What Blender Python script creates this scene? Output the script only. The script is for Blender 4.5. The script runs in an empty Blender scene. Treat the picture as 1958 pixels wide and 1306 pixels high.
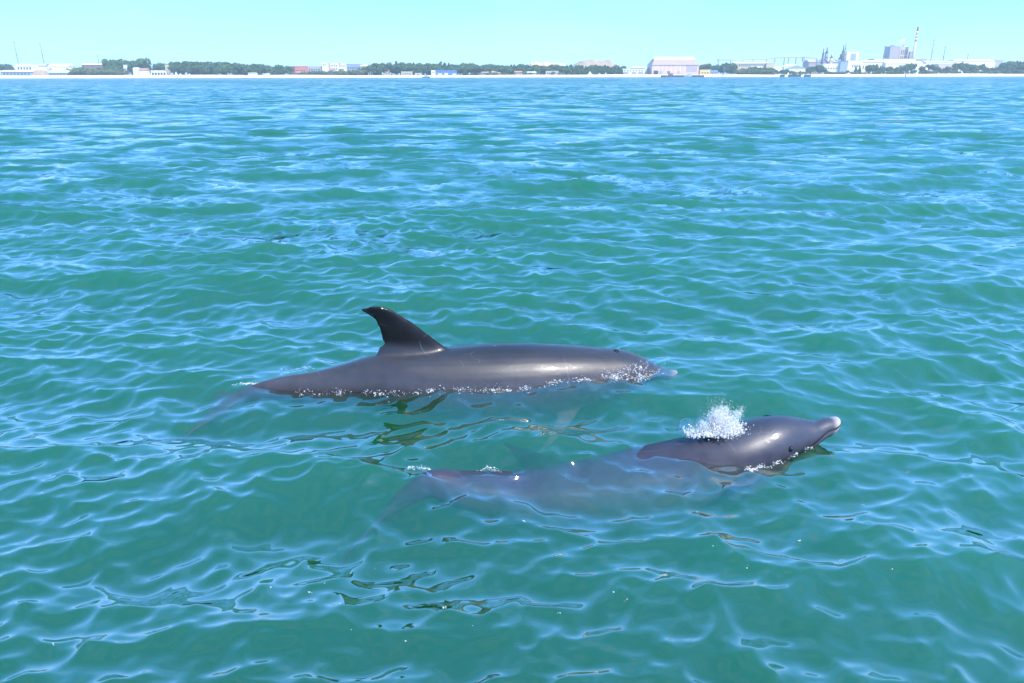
import bpy, bmesh, math, random
import numpy as np
from mathutils import Vector, Matrix

random.seed(7)
rng = np.random.default_rng(11)
R = math.radians
sc = bpy.context.scene
C = sc.collection

# ---------------------------------------------------------------- camera
PW, PH, F = 1958.0, 1306.0, 1414.0          # photograph size, focal length in its pixels
CAM_H = 1.75
PITCH, ROLL = R(19.75), R(-0.115)
cam_d = bpy.data.cameras.new('camera')
cam_d.sensor_width = 36.0
cam_d.lens = 36.0 * F / PW
cam_d.clip_start = 0.05
cam_d.clip_end = 20000
cam = bpy.data.objects.new('camera', cam_d)
C.objects.link(cam)
CAM_ROT = (Matrix.Rotation(R(90) - PITCH, 3, 'X') @ Matrix.Rotation(ROLL, 3, 'Z'))
cam.matrix_world = Matrix.Translation((0, 0, CAM_H)) @ CAM_ROT.to_4x4()
sc.camera = cam

def at(px, py, Y):
    """the point on the photograph's line of sight (px, py) that stands Y metres out"""
    d = CAM_ROT @ Vector((px - PW / 2, -(py - PH / 2), -F))
    return Vector((0, 0, CAM_H)) + d * (Y / d.y)

# ---------------------------------------------------------------- sky, sun, exposure
SUN_EL, SUN_AZ = R(56), R(142)              # azimuth clockwise from +Y: behind the camera, to its right
w = bpy.data.worlds.new('World')
sc.world = w
w.use_nodes = True
nt = w.node_tree
nt.nodes.clear()
def N(tree, kind, **kw):
    n = tree.nodes.new(kind)
    for k, v in kw.items():
        setattr(n, k, v)
    return n
sky = N(nt, 'ShaderNodeTexSky')
sky.sky_type = 'NISHITA'
sky.sun_disc = False
sky.sun_elevation = SUN_EL
sky.sun_rotation = SUN_AZ
sky.altitude = 0
sky.air_density = 1.0
sky.dust_density = 0.3
sky.ozone_density = 2.5
tint = N(nt, 'ShaderNodeMix', data_type='RGBA', blend_type='MULTIPLY')
tint.inputs['Factor'].default_value = 1.0
tint.inputs['B'].default_value = (2.3, 4.1, 9.0, 1)
# thin streaks of high cloud
tc = N(nt, 'ShaderNodeTexCoord')
mp = N(nt, 'ShaderNodeMapping')
mp.inputs['Scale'].default_value = (1.6, 1.6, 9.0)
mp.inputs['Rotation'].default_value = (0.0, 0.12, 0.4)
ns = N(nt, 'ShaderNodeTexNoise')
ns.inputs['Scale'].default_value = 1.7
ns.inputs['Detail'].default_value = 5
ns.inputs['Roughness'].default_value = 0.55
rp = N(nt, 'ShaderNodeMapRange')
rp.inputs['From Min'].default_value = 0.48
rp.inputs['From Max'].default_value = 0.8
rp.inputs['To Max'].default_value = 0.35
cl = N(nt, 'ShaderNodeMix', data_type='RGBA', blend_type='MIX')
cl.inputs['B'].default_value = (2.2, 3.4, 5.6, 1)
bg = N(nt, 'ShaderNodeBackground')
bg.inputs['Strength'].default_value = 0.15
wo = N(nt, 'ShaderNodeOutputWorld')
L = nt.links.new
# the clear sky evened out, as the photograph's tone does
sp_ = N(nt, 'ShaderNodeSeparateColor'); cb_ = N(nt, 'ShaderNodeCombineColor')
for ch_, gm in (('Red', .74), ('Green', .44), ('Blue', .62)):
    pw_ = N(nt, 'ShaderNodeMath', operation='POWER'); pw_.inputs[1].default_value = gm
    L(sp_.outputs[ch_], pw_.inputs[0]); L(pw_.outputs[0], cb_.inputs[ch_])
dim = N(nt, 'ShaderNodeMix', data_type='RGBA', blend_type='MULTIPLY')
dim.inputs['Factor'].default_value = 1.0
dim.inputs['B'].default_value = (0.1, 0.1, 0.1, 1)
L(sky.outputs[0], dim.inputs['A']); L(dim.outputs['Result'], sp_.inputs[0]); L(cb_.outputs[0], tint.inputs['A'])
L(tc.outputs['Generated'], mp.inputs[0]); L(mp.outputs[0], ns.inputs['Vector'])
L(ns.outputs['Fac'], rp.inputs['Value']); L(rp.outputs[0], cl.inputs['Factor'])
L(tint.outputs['Result'], cl.inputs['A'])
L(cl.outputs['Result'], bg.inputs['Color']); L(bg.outputs[0], wo.inputs[0])

sun_d = bpy.data.lights.new('sun', 'SUN')
sun_d.energy = 3.4
sun_d.angle = R(0.53)
sun_d.color = (1.0, 0.93, 0.82)
sun = bpy.data.objects.new('sun', sun_d)
C.objects.link(sun)
sdir = Vector((math.sin(SUN_AZ) * math.cos(SUN_EL), math.cos(SUN_AZ) * math.cos(SUN_EL), math.sin(SUN_EL)))
sun.rotation_euler = sdir.to_track_quat('Z', 'Y').to_euler()
sun.location = sdir * 50

vs = sc.view_settings
vs.view_transform = 'Standard'
vs.look = 'None'
vs.gamma = 1.0
vs.use_curve_mapping = False
vs.exposure = 1.22
sc.cycles.use_denoising = True
sc.cycles.max_bounces = 8
sc.cycles.transparent_max_bounces = 24
sc.cycles.volume_bounces = 3
sc.cycles.diffuse_bounces = 2
sc.cycles.glossy_bounces = 3
sc.cycles.sample_clamp_indirect = 4
sc.cycles.caustics_reflective = False
sc.cycles.caustics_refractive = False

# ---------------------------------------------------------------- materials
def mat(name, col, rough=0.7, var=0.12, scale=0.3, spec=0.3, metal=0.0, coord='Object', col2=None):
    """plain surface with a little procedural unevenness"""
    m = bpy.data.materials.new(name)
    m.use_nodes = True
    t = m.node_tree
    b = t.nodes['Principled BSDF']
    b.inputs['Roughness'].default_value = rough
    b.inputs['Specular IOR Level'].default_value = spec
    b.inputs['Metallic'].default_value = metal
    c = N(t, 'ShaderNodeTexCoord')
    n = N(t, 'ShaderNodeTexNoise')
    n.inputs['Scale'].default_value = scale
    n.inputs['Detail'].default_value = 4
    mx = N(t, 'ShaderNodeMix', data_type='RGBA')
    c2 = col2 or tuple(max(0, v * (1 - 2.2 * var)) for v in col)
    mx.inputs['A'].default_value = (*[min(1, v * (1 + var)) if not col2 else v for v in col], 1)
    mx.inputs['B'].default_value = (*c2, 1)
    t.links.new(c.outputs[coord], n.inputs['Vector'])
    t.links.new(n.outputs['Fac'], mx.inputs['Factor'])
    t.links.new(mx.outputs['Result'], b.inputs['Base Color'])
    return m

M = {}
def MAT(key, *a, **k):
    M[key] = mat(key, *a, **k)
MAT('white_wall', (0.78, 0.76, 0.72), 0.8, 0.06)
MAT('white_roof', (0.80, 0.80, 0.80), 0.6, 0.05)
MAT('cream_wall', (0.52, 0.43, 0.29), 0.8, 0.08)
MAT('pink_wall', (0.58, 0.44, 0.42), 0.8, 0.07)
MAT('pale_blue_wall', (0.27, 0.34, 0.40), 0.7, 0.06)
MAT('grey_wall', (0.40, 0.39, 0.42), 0.8, 0.1)
MAT('mauve_cladding_and_shade', (0.38, 0.33, 0.37), 0.7, 0.08)  # mauve cladding; also painted on as shade on some building faces
MAT('red_wall', (0.62, 0.20, 0.16), 0.8, 0.08)
MAT('dark_red_wall', (0.24, 0.12, 0.16), 0.8, 0.08)
MAT('blue_wall', (0.08, 0.20, 0.55), 0.6, 0.08)
MAT('yellow_wall', (0.72, 0.52, 0.22), 0.8, 0.08)
MAT('tan_roof', (0.36, 0.28, 0.23), 0.8, 0.1)
MAT('tile_roof', (0.42, 0.20, 0.13), 0.8, 0.12)
MAT('orange_earth', (0.62, 0.38, 0.20), 0.9, 0.12, 0.05)
MAT('dark_opening', (0.035, 0.035, 0.05), 0.5, 0.1)
MAT('window_glass', (0.10, 0.13, 0.17), 0.15, 0.1, spec=0.6)
MAT('steel_grey', (0.20, 0.20, 0.22), 0.55, 0.1, metal=0.3)
MAT('dark_steel', (0.07, 0.07, 0.085), 0.55, 0.1)
MAT('concrete', (0.45, 0.43, 0.41), 0.85, 0.08, 0.1)
MAT('stripe_red', (0.34, 0.10, 0.11), 0.7, 0.06)
MAT('stripe_white', (0.80, 0.78, 0.76), 0.7, 0.04)
MAT('boat_white', (0.80, 0.80, 0.80), 0.4, 0.04)
MAT('boat_dark', (0.06, 0.08, 0.13), 0.5, 0.1)
MAT('boat_maroon', (0.26, 0.12, 0.20), 0.5, 0.1)
MAT('sailcloth', (0.82, 0.81, 0.78), 0.9, 0.03)
MAT('pontoon_black', (0.05, 0.055, 0.07), 0.7, 0.15)
MAT('bark', (0.10, 0.075, 0.055), 0.9, 0.2, 2)
MAT('sand', (0.70, 0.60, 0.46), 0.95, 0.06, 0.08)
MAT('ground_dry', (0.30, 0.27, 0.17), 0.95, 0.2, 0.03, col2=(0.13, 0.16, 0.07))
MAT('hill_earth', (0.34, 0.23, 0.13), 0.95, 0.1, 0.03, col2=(0.30, 0.26, 0.20))
MAT('seabed_sand', (0.25, 0.24, 0.17), 0.95, 0.1, 0.3)
def leaf(key, c1, c2):
    m = mat(key, c1, 0.65, 0.1, 0.35, 0.2, col2=c2)
    b = m.node_tree.nodes['Principled BSDF']
    M[key] = m
leaf('leaf_pine', (0.060, 0.125, 0.030), (0.036, 0.080, 0.024))
leaf('leaf_bushy', (0.085, 0.150, 0.035), (0.045, 0.095, 0.028))
leaf('leaf_olive', (0.160, 0.180, 0.070), (0.090, 0.120, 0.050))

# ---------------------------------------------------------------- object helpers
def link(name, me, m=None, parent=None):
    o = bpy.data.objects.new(name, me)
    C.objects.link(o)
    if m is not None and me is not None and not me.materials:
        me.materials.append(m)
    if parent:
        o.parent = parent
    return o

def tag(o, label=None, cat=None, group=None, kind=None):
    if label: o['label'] = label
    if cat: o['category'] = cat
    if group: o['group'] = group
    if kind: o['kind'] = kind
    return o

def empty(name, loc):
    o = bpy.data.objects.new(name, None)
    C.objects.link(o)
    o.location = loc
    o.empty_display_size = 1
    return o

class MB:
    def __init__(s):
        s.v, s.f = [], []
    def add(s, vs_, fs_):
        b = len(s.v)
        s.v += [tuple(v) for v in vs_]
        s.f += [tuple(i + b for i in f) for f in fs_]
        return s
    def box(s, x0, x1, y0, y1, z0, z1):
        return s.add([(x0, y0, z0), (x1, y0, z0), (x1, y1, z0), (x0, y1, z0),
                      (x0, y0, z1), (x1, y0, z1), (x1, y1, z1), (x0, y1, z1)],
                     [(0, 3, 2, 1), (4, 5, 6, 7), (0, 1, 5, 4), (1, 2, 6, 5), (2, 3, 7, 6), (3, 0, 4, 7)])
    def prism(s, prof, y0, y1):
        """outline in x,z pushed from y0 to y1"""
        n = len(prof)
        return s.add([(x, y0, z) for x, z in prof] + [(x, y1, z) for x, z in prof],
                     [tuple(range(n)), tuple(range(2 * n - 1, n - 1, -1))] +
                     [(i, i + n, (i + 1) % n + n, (i + 1) % n) for i in range(n)])
    def prismx(s, prof, x0, x1):
        """outline in y,z pushed from x0 to x1"""
        n = len(prof)
        return s.add([(x0, y, z) for y, z in prof] + [(x1, y, z) for y, z in prof],
                     [tuple(range(n - 1, -1, -1)), tuple(range(n, 2 * n))] +
                     [(i, (i + 1) % n, (i + 1) % n + n, i + n) for i in range(n)])
    def tube(s, a, b, r0, r1, n=10):
        a, b = Vector(a), Vector(b)
        q = (b - a).to_track_quat('Z', 'Y')
        vs_ = []
        for p, r in ((a, r0), (b, r1)):
            for i in range(n):
                t = 2 * math.pi * i / n
                vs_.append(p + q @ Vector((r * math.cos(t), r * math.sin(t), 0)))
        return s.add(vs_, [(i, (i + 1) % n, (i + 1) % n + n, i + n) for i in range(n)] +
                     [tuple(range(n - 1, -1, -1)), tuple(range(n, 2 * n))])
    def mesh(s, name, smooth=False):
        me = bpy.data.meshes.new(name)
        me.from_pydata(s.v, [], s.f)
        if smooth:
            me.polygons.foreach_set('use_smooth', [True] * len(me.polygons))
        me.update()
        return me
    def build(s, name, m, parent=None, smooth=False):
        return link(name, s.mesh(name, smooth), m, parent)

# ================ WATER
# wind chop as a sum of many trochoidal waves; each wave is dropped where the mesh is too coarse to carry it
wr = np.random.default_rng(2024)
WAVES = []
def add_band(n, l0, l1, slope_rms, mean_dir, spread, tilt):
    lam = np.exp(np.linspace(math.log(l0), math.log(l1), n) + wr.uniform(-.5, .5, n) * math.log(l1 / l0) / n)
    k = 2 * np.pi / lam
    th = mean_dir + wr.normal(0, spread, n)
    s = (lam / l1) ** tilt * wr.uniform(.6, 1.4, n)
    s *= slope_rms / math.sqrt((0.5 * s * s).sum())
    for i in range(n):
        WAVES.append((k[i] * math.cos(th[i]), k[i] * math.sin(th[i]), k[i], s[i] / k[i], wr.uniform(0, 2 * np.pi)))
add_band(46, 0.9, 3.2, 0.105, R(-84), 0.45, -0.10)
add_band(16, 3.0, 8.0, 0.035, R(-80), 0.4, 0)
add_band(70, 0.34, 0.9, 0.150, R(-94), 0.58, 0.0)
add_band(90, 0.10, 0.34, 0.200, R(-87), 0.75, 0.10)
add_band(50, 0.045, 0.10, 0.100, R(-80), 1.2, 0.5)

CALM = []                                   # (x, y, rx, ry, strength): flatter water round the animals
STIR = []                                   # (x, y, rx, ry, gain): ripples stirred up by an animal just below
LIFT = []                                   # (x, y, rx, ry, height): water pushed up or drawn down

def patchiness(x, y):
    """gusts: where the small ripples are strong or weak"""
    g = (np.sin(.61 * x + .9 * y + 1.3) + np.sin(-.83 * x + .37 * y + 4.1) + np.sin(.23 * x - .71 * y + 2.2)
         + np.sin(1.7 * x + .4 * y) * .6 + np.sin(.09 * x + .05 * y + 3.) + np.sin(-.04 * x + .11 * y + .4))
    return 1.0 + 0.16 * g

def water(x, y, spacing):
    """wave field over a grid (rows, columns) whose mesh spacing grows row by row"""
    x = x.astype(np.float32); y = y.astype(np.float32)
    z = np.zeros_like(x); dx = np.zeros_like(x); dy = np.zeros_like(x)
    calm = np.ones_like(x)
    near = int((y[:, 0] < 7).sum()) if y.shape[0] > 1 else 1
    for cx, cy, rx, ry, s in CALM:
        calm[:near] -= s * np.exp(-(((x[:near] - cx) / rx) ** 2 + ((y[:near] - cy) / ry) ** 2) ** 2)
    calm = np.clip(calm, .12, 1)
    calm2 = np.sqrt(calm) * patchiness(x, y).astype(np.float32)
    for cx, cy, rx, ry, s in STIR:
        calm2[:near] *= (1 + s * np.exp(-(((x[:near] - cx) / rx) ** 2 + ((y[:near] - cy) / ry) ** 2))).astype(np.float32)
    lost = np.zeros(x.shape[0], np.float32)
    f4 = np.float32
    for kx, ky, k, a, ph in WAVES:
        wt = np.clip((2 * np.pi / k) / (2.6 * spacing) - 0.6, 0, 1).astype(f4)
        lost += (0.5 * (a * k) ** 2) * (1 - wt * wt)
        n = int((wt > 0).sum())
        if not n:
            continue
        amp = (calm if k < 2 * np.pi / 0.34 else calm2)[:n] * (f4(a) * wt[:n, None])
        p = f4(kx) * x[:n] + f4(ky) * y[:n] + f4(ph)
        z[:n] += amp * np.cos(p)
        sn = amp * np.sin(p)
        dx[:n] -= sn * f4(.8 * kx / k)
        dy[:n] -= sn * f4(.8 * ky / k)
    for cx, cy, rx, ry, h in LIFT:
        z[:near] += h * np.exp(-(((x[:near] - cx) / rx) ** 2 + ((y[:near] - cy) / ry) ** 2))
    return dx, dy, z, np.sqrt(lost)[:, None] * np.ones_like(x)

def water_z(x, y):
    x = np.atleast_1d(np.asarray(x, float)); y = np.atleast_1d(np.asarray(y, float))
    qx, qy = x.copy(), y.copy()
    sp = np.array([.02], np.float32)
    for _ in range(2):
        dx, dy, z, _l = water(qx[None], qy[None], sp)
        qx, qy = x - dx[0], y - dy[0]
    return water(qx[None], qy[None], sp)[2][0]

# ---- where the two animals swim (topline of each, read from the photograph; distance from their waterlines)
D1_TOP = [(1297, 711, 4.36), (1272, 705, 4.35), (1245, 692, 4.34), (1215, 677, 4.33), (1190, 671, 4.32), (1158, 669, 4.31),
          (1100, 664, 4.29), (1010, 661, 4.26), (920, 663, 4.24), (838, 669, 4.22), (770, 674, 4.20), (700, 684, 4.19),
          (650, 699, 4.18), (600, 712, 4.17), (540, 720, 4.16), (480, 736, 4.15), (420, 766, 4.14), (350, 815, 4.12), (315, 842, 4.11)]
D2_TOP = [(1603, 801, 3.52), (1580, 797, 3.51), (1552, 805, 3.50), (1530, 801, 3.49), (1500, 797, 3.47), (1462, 802, 3.45), (1420, 815, 3.43),
          (1370, 833, 3.41), (1300, 850, 3.38), (1220, 867, 3.34), (1150, 883, 3.29), (1080, 895, 3.23), (1010, 904, 3.16),
          (950, 904, 3.11), (890, 904, 3.08), (820, 901, 3.06), (760, 942, 3.05), (700, 1030, 3.04)]
for px, py, Y in D1_TOP[1:-3:3]:
    p = at(px, py, Y); CALM.append((p.x, p.y - .12, .42, .42, .28))
for px, py, Y in D2_TOP[1:-2:3]:
    p = at(px, py, Y); CALM.append((p.x, p.y - .1, .36, .38, .16))
STIR += [(at(px, 900, 3.1).x, 3.08 + .0003 * (px - 950), .26, .22, .75) for px in (880, 1030, 1180, 1330)]
LIFT += [(at(1130, 940, 2.9).x, 2.90, .55, .16, .03), (at(1130, 900, 3.1).x, 3.12, .5, .12, -.018),
         (at(1190, 715, 4.2).x, 4.22, .30, .20, -.025), (at(1250, 715, 4.2).x, 4.25, .2, .18, -.012),
         (at(800, 760, 4.0).x, 3.72, .9, .22, -.045), (at(1520, 850, 3.4).x, 3.30, .2, .14, .02),
         (at(1180, 860, 3.3).x, 3.25, .38, .2, .022), (at(870, 905, 3.08).x, 3.05, .3, .14, -.022)]

# rows get farther apart with distance, columns fan out; the fan starts behind the camera so its sides never show
rows = [0.9]
while rows[-1] < 1206:
    d = rows[-1]
    rows.append(d + min(max(0.0125, 0.00050 * d * d), 0.011 * d if d > 45 else 9, 12))
rows = np.array(rows)
NC = 860
ang = np.tan(np.linspace(-R(47), R(47), NC))
OY = -3.2
ycol = rows[:, None] + 0 * ang[None, :]
xcol = (rows[:, None] - OY) * ang[None, :] * 0.83
sp_r = np.gradient(rows)[:, None] + 0 * ang[None, :]
sp_c = np.abs(np.gradient(xcol, axis=1))
spc = np.maximum.accumulate(np.maximum(sp_r * 0.8, sp_c).max(1)).astype(np.float32)
X, Y_ = xcol.ravel(), ycol.ravel()
wdx, wdy, wz, wlost = (g.ravel() for g in water(xcol, ycol, spc))
fade = np.clip((1203 - Y_) / 60, 0, 1)
co = np.stack([X + wdx * fade, Y_ + wdy * fade, wz * fade], 1).astype(np.float32)
nr = len(rows)
idx = np.arange(nr * NC).reshape(nr, NC)
quads = np.stack([idx[:-1, :-1], idx[:-1, 1:], idx[1:, 1:], idx[1:, :-1]], -1).reshape(-1, 4)

def np_mesh(name, co, quads, smooth=True):
    me = bpy.data.meshes.new(name)
    n = quads.shape[1]
    me.vertices.add(len(co)); me.vertices.foreach_set('co', co.astype(np.float32).ravel())
    me.loops.add(quads.size); me.loops.foreach_set('vertex_index', quads.astype(np.int32).ravel())
    me.polygons.add(len(quads))
    me.polygons.foreach_set('loop_start', np.arange(0, quads.size, n, dtype=np.int32))
    me.polygons.foreach_set('use_smooth', np.full(len(quads), smooth))
    me.update(calc_edges=True)
    return me
wm = np_mesh('water', co, quads)
at_l = wm.attributes.new('ripple', 'FLOAT', 'POINT')      # slope of the ripples too fine for this mesh
at_l.data.foreach_set('value', (wlost * patchiness(X, Y_)).astype(np.float32))

WATER_IOR = 1.45
def water_material():
    m = bpy.data.materials.new('sea_water')
    m.use_nodes = True
    t = m.node_tree
    t.nodes.clear()
    l = t.links.new
    geo = N(t, 'ShaderNodeNewGeometry')
    att = N(t, 'ShaderNodeAttribute', attribute_name='ripple')
    # unresolved ripples: a field of small tilts of the surface
    mp = N(t, 'ShaderNodeMapping'); mp.inputs['Scale'].default_value = (0.7, 1.5, 1.0)
    n1 = N(t, 'ShaderNodeTexNoise'); n1.inputs['Scale'].default_value = .9; n1.inputs['Detail'].default_value = 5; n1.inputs['Roughness'].default_value = .68
    l(geo.outputs['Position'], mp.inputs[0]); l(mp.outputs[0], n1.inputs['Vector'])
    sub = N(t, 'ShaderNodeVectorMath', operation='SUBTRACT'); sub.inputs[1].default_value = (.5, .5, .5)
    l(n1.outputs['Color'], sub.inputs[0])
    mul = N(t, 'ShaderNodeVectorMath', operation='MULTIPLY'); mul.inputs[1].default_value = (6.0, 11.0, 0)
    l(sub.outputs[0], mul.inputs[0])
    lean = N(t, 'ShaderNodeVectorMath', operation='ADD'); lean.inputs[1].default_value = (0, -.75, 0)      # wind waves are steeper on their lee side
    l(mul.outputs[0], lean.inputs[0])
    scl = N(t, 'ShaderNodeVectorMath', operation='SCALE'); l(lean.outputs[0], scl.inputs[0]); l(att.outputs['Fac'], scl.inputs['Scale'])
    # finest capillary ripples
    n2 = N(t, 'ShaderNodeTexNoise'); n2.inputs['Scale'].default_value = 26; n2.inputs['Detail'].default_value = 2
    l(mp.outputs[0], n2.inputs['Vector'])
    n3 = N(t, 'ShaderNodeTexNoise'); n3.inputs['Scale'].default_value = 1.1; n3.inputs['Detail'].default_value = 2
    l(geo.outputs['Position'], n3.inputs['Vector'])
    ms = N(t, 'ShaderNodeMapRange'); ms.inputs['From Min'].default_value = .45; ms.inputs['From Max'].default_value = .7; ms.inputs['To Max'].default_value = .03
    l(n3.outputs['Fac'], ms.inputs['Value'])
    bmp = N(t, 'ShaderNodeBump'); bmp.inputs['Distance'].default_value = .012
    l(ms.outputs[0], bmp.inputs['Strength']); l(n2.outputs['Fac'], bmp.inputs['Height'])
    add = N(t, 'ShaderNodeVectorMath', operation='ADD'); l(bmp.outputs[0], add.inputs[0]); l(scl.outputs[0], add.inputs[1])
    nrm = N(t, 'ShaderNodeVectorMath', operation='NORMALIZE'); l(add.outputs[0], nrm.inputs[0])
    fr = N(t, 'ShaderNodeFresnel'); l(nrm.outputs[0], fr.inputs['Normal'])
    io = N(t, 'ShaderNodeMix', data_type='FLOAT'); io.inputs['A'].default_value = WATER_IOR; io.inputs['B'].default_value = 1 / WATER_IOR
    l(geo.outputs['Backfacing'], io.inputs['Factor']); l(io.outputs['Result'], fr.inputs['IOR'])      # light leaving the water is not trapped
    # waves shade one another at low angles, so the mirror never gets complete
    f1 = N(t, 'ShaderNodeMath', operation='MULTIPLY'); f1.inputs[1].default_value = 4.9; l(fr.outputs[0], f1.inputs[0])
    f2 = N(t, 'ShaderNodeMath', operation='MULTIPLY_ADD'); f2.inputs[1].default_value = 4.1; f2.inputs[2].default_value = 1.0; l(fr.outputs[0], f2.inputs[0])
    fb = N(t, 'ShaderNodeMath', operation='DIVIDE', use_clamp=True); l(f1.outputs[0], fb.inputs[0]); l(f2.outputs[0], fb.inputs[1])
    tr = N(t, 'ShaderNodeBsdfTransparent')
    gl = N(t, 'ShaderNodeBsdfGlossy'); gl.inputs['Roughness'].default_value = .035; l(nrm.outputs[0], gl.inputs['Normal'])
    mx = N(t, 'ShaderNodeMixShader'); l(fb.outputs[0], mx.inputs[0]); l(tr.outputs[0], mx.inputs[1]); l(gl.outputs[0], mx.inputs[2])
    # cloudy green estuary water
    vsn = N(t, 'ShaderNodeVolumeScatter'); vsn.inputs['Color'].default_value = (0.09, 0.70, 0.21, 1); vsn.inputs['Density'].default_value = 1.7; vsn.inputs['Anisotropy'].default_value = .25
    va = N(t, 'ShaderNodeVolumeAbsorption'); va.inputs['Color'].default_value = (0.0, 0.34, 0.14, 1); va.inputs['Density'].default_value = 2.1
    ad = N(t, 'ShaderNodeAddShader'); l(vsn.outputs[0], ad.inputs[0]); l(va.outputs[0], ad.inputs[1])
    out = N(t, 'ShaderNodeOutputMaterial')
    l(mx.outputs[0], out.inputs['Surface']); l(ad.outputs[0], out.inputs['Volume'])
    return m
M['sea_water'] = water_material()
tag(link('water', wm, M['sea_water']), kind='structure')
sb = MB().add([(-1700, -12, -6), (1700, -12, -6), (1700, 1100, -6), (-1700, 1100, -6), (1700, 1260, -1.5), (-1700, 1260, -1.5)],
              [(0, 1, 2, 3), (3, 2, 4, 5)])
tag(sb.build('seabed', M['seabed_sand']), kind='structure')

# ================ SHORE
SHORE = 1200.0
def beach_top(x):
    return 3.3 + 0.9 * np.clip((-x - 100) / 500, 0, 1) + .35 * np.sin(x * .011) + .2 * np.sin(x * .037 + 1)
xs = np.linspace(-1500, 1500, 300)
ysr = np.array([1194, 1199, 1202, 1206, 1211, 1217, 1223, 1228])
prof = np.array([-1.2, -.25, .12, .35, .62, .85, .97, 1.0])
bx, by = np.meshgrid(xs, ysr)
bz = np.where(prof[:, None] < 0, prof[:, None], prof[:, None] * beach_top(bx))
by = by + (1.6 * np.sin(bx * .021) + 1.1 * np.sin(bx * .057 + 2) + 5 * np.sin(bx * .0034 + 1))
bi = np.arange(bx.size).reshape(bx.shape)
bq = np.stack([bi[:-1, :-1], bi[:-1, 1:], bi[1:, 1:], bi[1:, :-1]], -1).reshape(-1, 4)
tag(link('beach', np_mesh('beach', np.stack([bx, by, bz], -1).reshape(-1, 3), bq), M['sand']), kind='structure')
gy = np.concatenate([np.linspace(0, 200, 12), np.linspace(260, 5200, 14)])
gx, gyy = np.meshgrid(np.linspace(-1500, 1500, 120), gy)
gz = beach_top(gx) - .12 + np.clip(gyy / 300, 0, 1) * 2.0 + np.clip((gyy - 300) / 2500, 0, 1) * 6 + .4 * np.sin(gx * .02 + gyy * .03) * np.clip(gyy / 40, 0, 1)
gi = np.arange(gx.size).reshape(gx.shape)
gq = np.stack([gi[:-1, :-1], gi[:-1, 1:], gi[1:, 1:], gi[1:, :-1]], -1).reshape(-1, 4)
gyw = gyy + 1224 + (1.6 * np.sin(gx * .021) + 1.1 * np.sin(gx * .057 + 2) + 5 * np.sin(gx * .0034 + 1))
spread = 1 + np.clip(gyy / 5200, 0, 1) * 2.5
tag(link('ground', np_mesh('ground', np.stack([gx * spread, gyw, gz], -1).reshape(-1, 3), gq), M['ground_dry']), kind='structure')
def gnd(x, y):
    g = max(0, y - 1224)
    return float(beach_top(np.array(x)) - .12 + min(g / 300, 1) * 2.0 + min(max((g - 300) / 2500, 0), 1) * 6)

def px_rect(x0, x1, yt, Y):
    a, b = at(x0, yt, Y), at(x1, yt, Y)
    return a.x, b.x, (a.z + b.z) / 2

def hill(name, x0, x1, yt, Y, depth, m, flat=.35, seed=0):
    a, b, zt = px_rect(x0, x1, yt, Y)
    r = np.random.default_rng(seed)
    nx, ny = 60, 16
    u, v = np.meshgrid(np.linspace(-1, 1, nx), np.linspace(-1, 1, ny))
    zb = gnd((a + b) / 2, Y) - 1
    hgt = np.clip((1 - np.abs(u)) / (1 - flat), 0, 1) ** .8 * np.clip((1 - np.abs(v)) / .5, 0, 1)
    hgt = np.minimum(hgt, 1) * (1 + .05 * np.sin(u * 9 + seed) + .04 * np.sin(u * 23 + v * 5)) - .04
    z = zb + (zt - zb) * np.clip(hgt, 0, None)
    i = np.arange(nx * ny).reshape(ny, nx)
    q = np.stack([i[:-1, :-1], i[:-1, 1:], i[1:, 1:], i[1:, :-1]], -1).reshape(-1, 4)
    co = np.stack([(a + b) / 2 + u * (b - a) / 2, Y + v * depth / 2, z], -1).reshape(-1, 3)
    return link(name, np_mesh(name, co, q), m)
tag(hill('hill', 1078, 1192, 115.5, 1750, 240, M['hill_earth'], .45, 3), kind='structure')
tag(hill('hill', 1006, 1062, 119.5, 1800, 160, M['orange_earth'], .7, 5), kind='structure')
tag(hill('sand_mound', 60, 92, 134, 1250, 25, M['hill_earth'], .4, 8), 'low tan sand mound between two long white sheds', 'mound')
tag(hill('rubble_mound', 1233, 1249, 130, 1262, 25, M['hill_earth'], .3, 9), 'brown heap of rubble beside the great pink hall', 'mound')

# ---- buildings
def windows(root, n, x0, x1, z0, z1, yf, m='window_glass', name='window', gap=.45):
    wd = (x1 - x0) / n
    me = None
    for i in range(n):
        a = x0 + (i + gap / 2) * wd
        b = MB().box(0, wd * (1 - gap), -.12, .2, 0, z1 - z0)
        if me is None:
            me = b.mesh(name); me.materials.append(M[m])
        o = link(name, me, None, root)
        o.location = (a, yf, z0)

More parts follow.
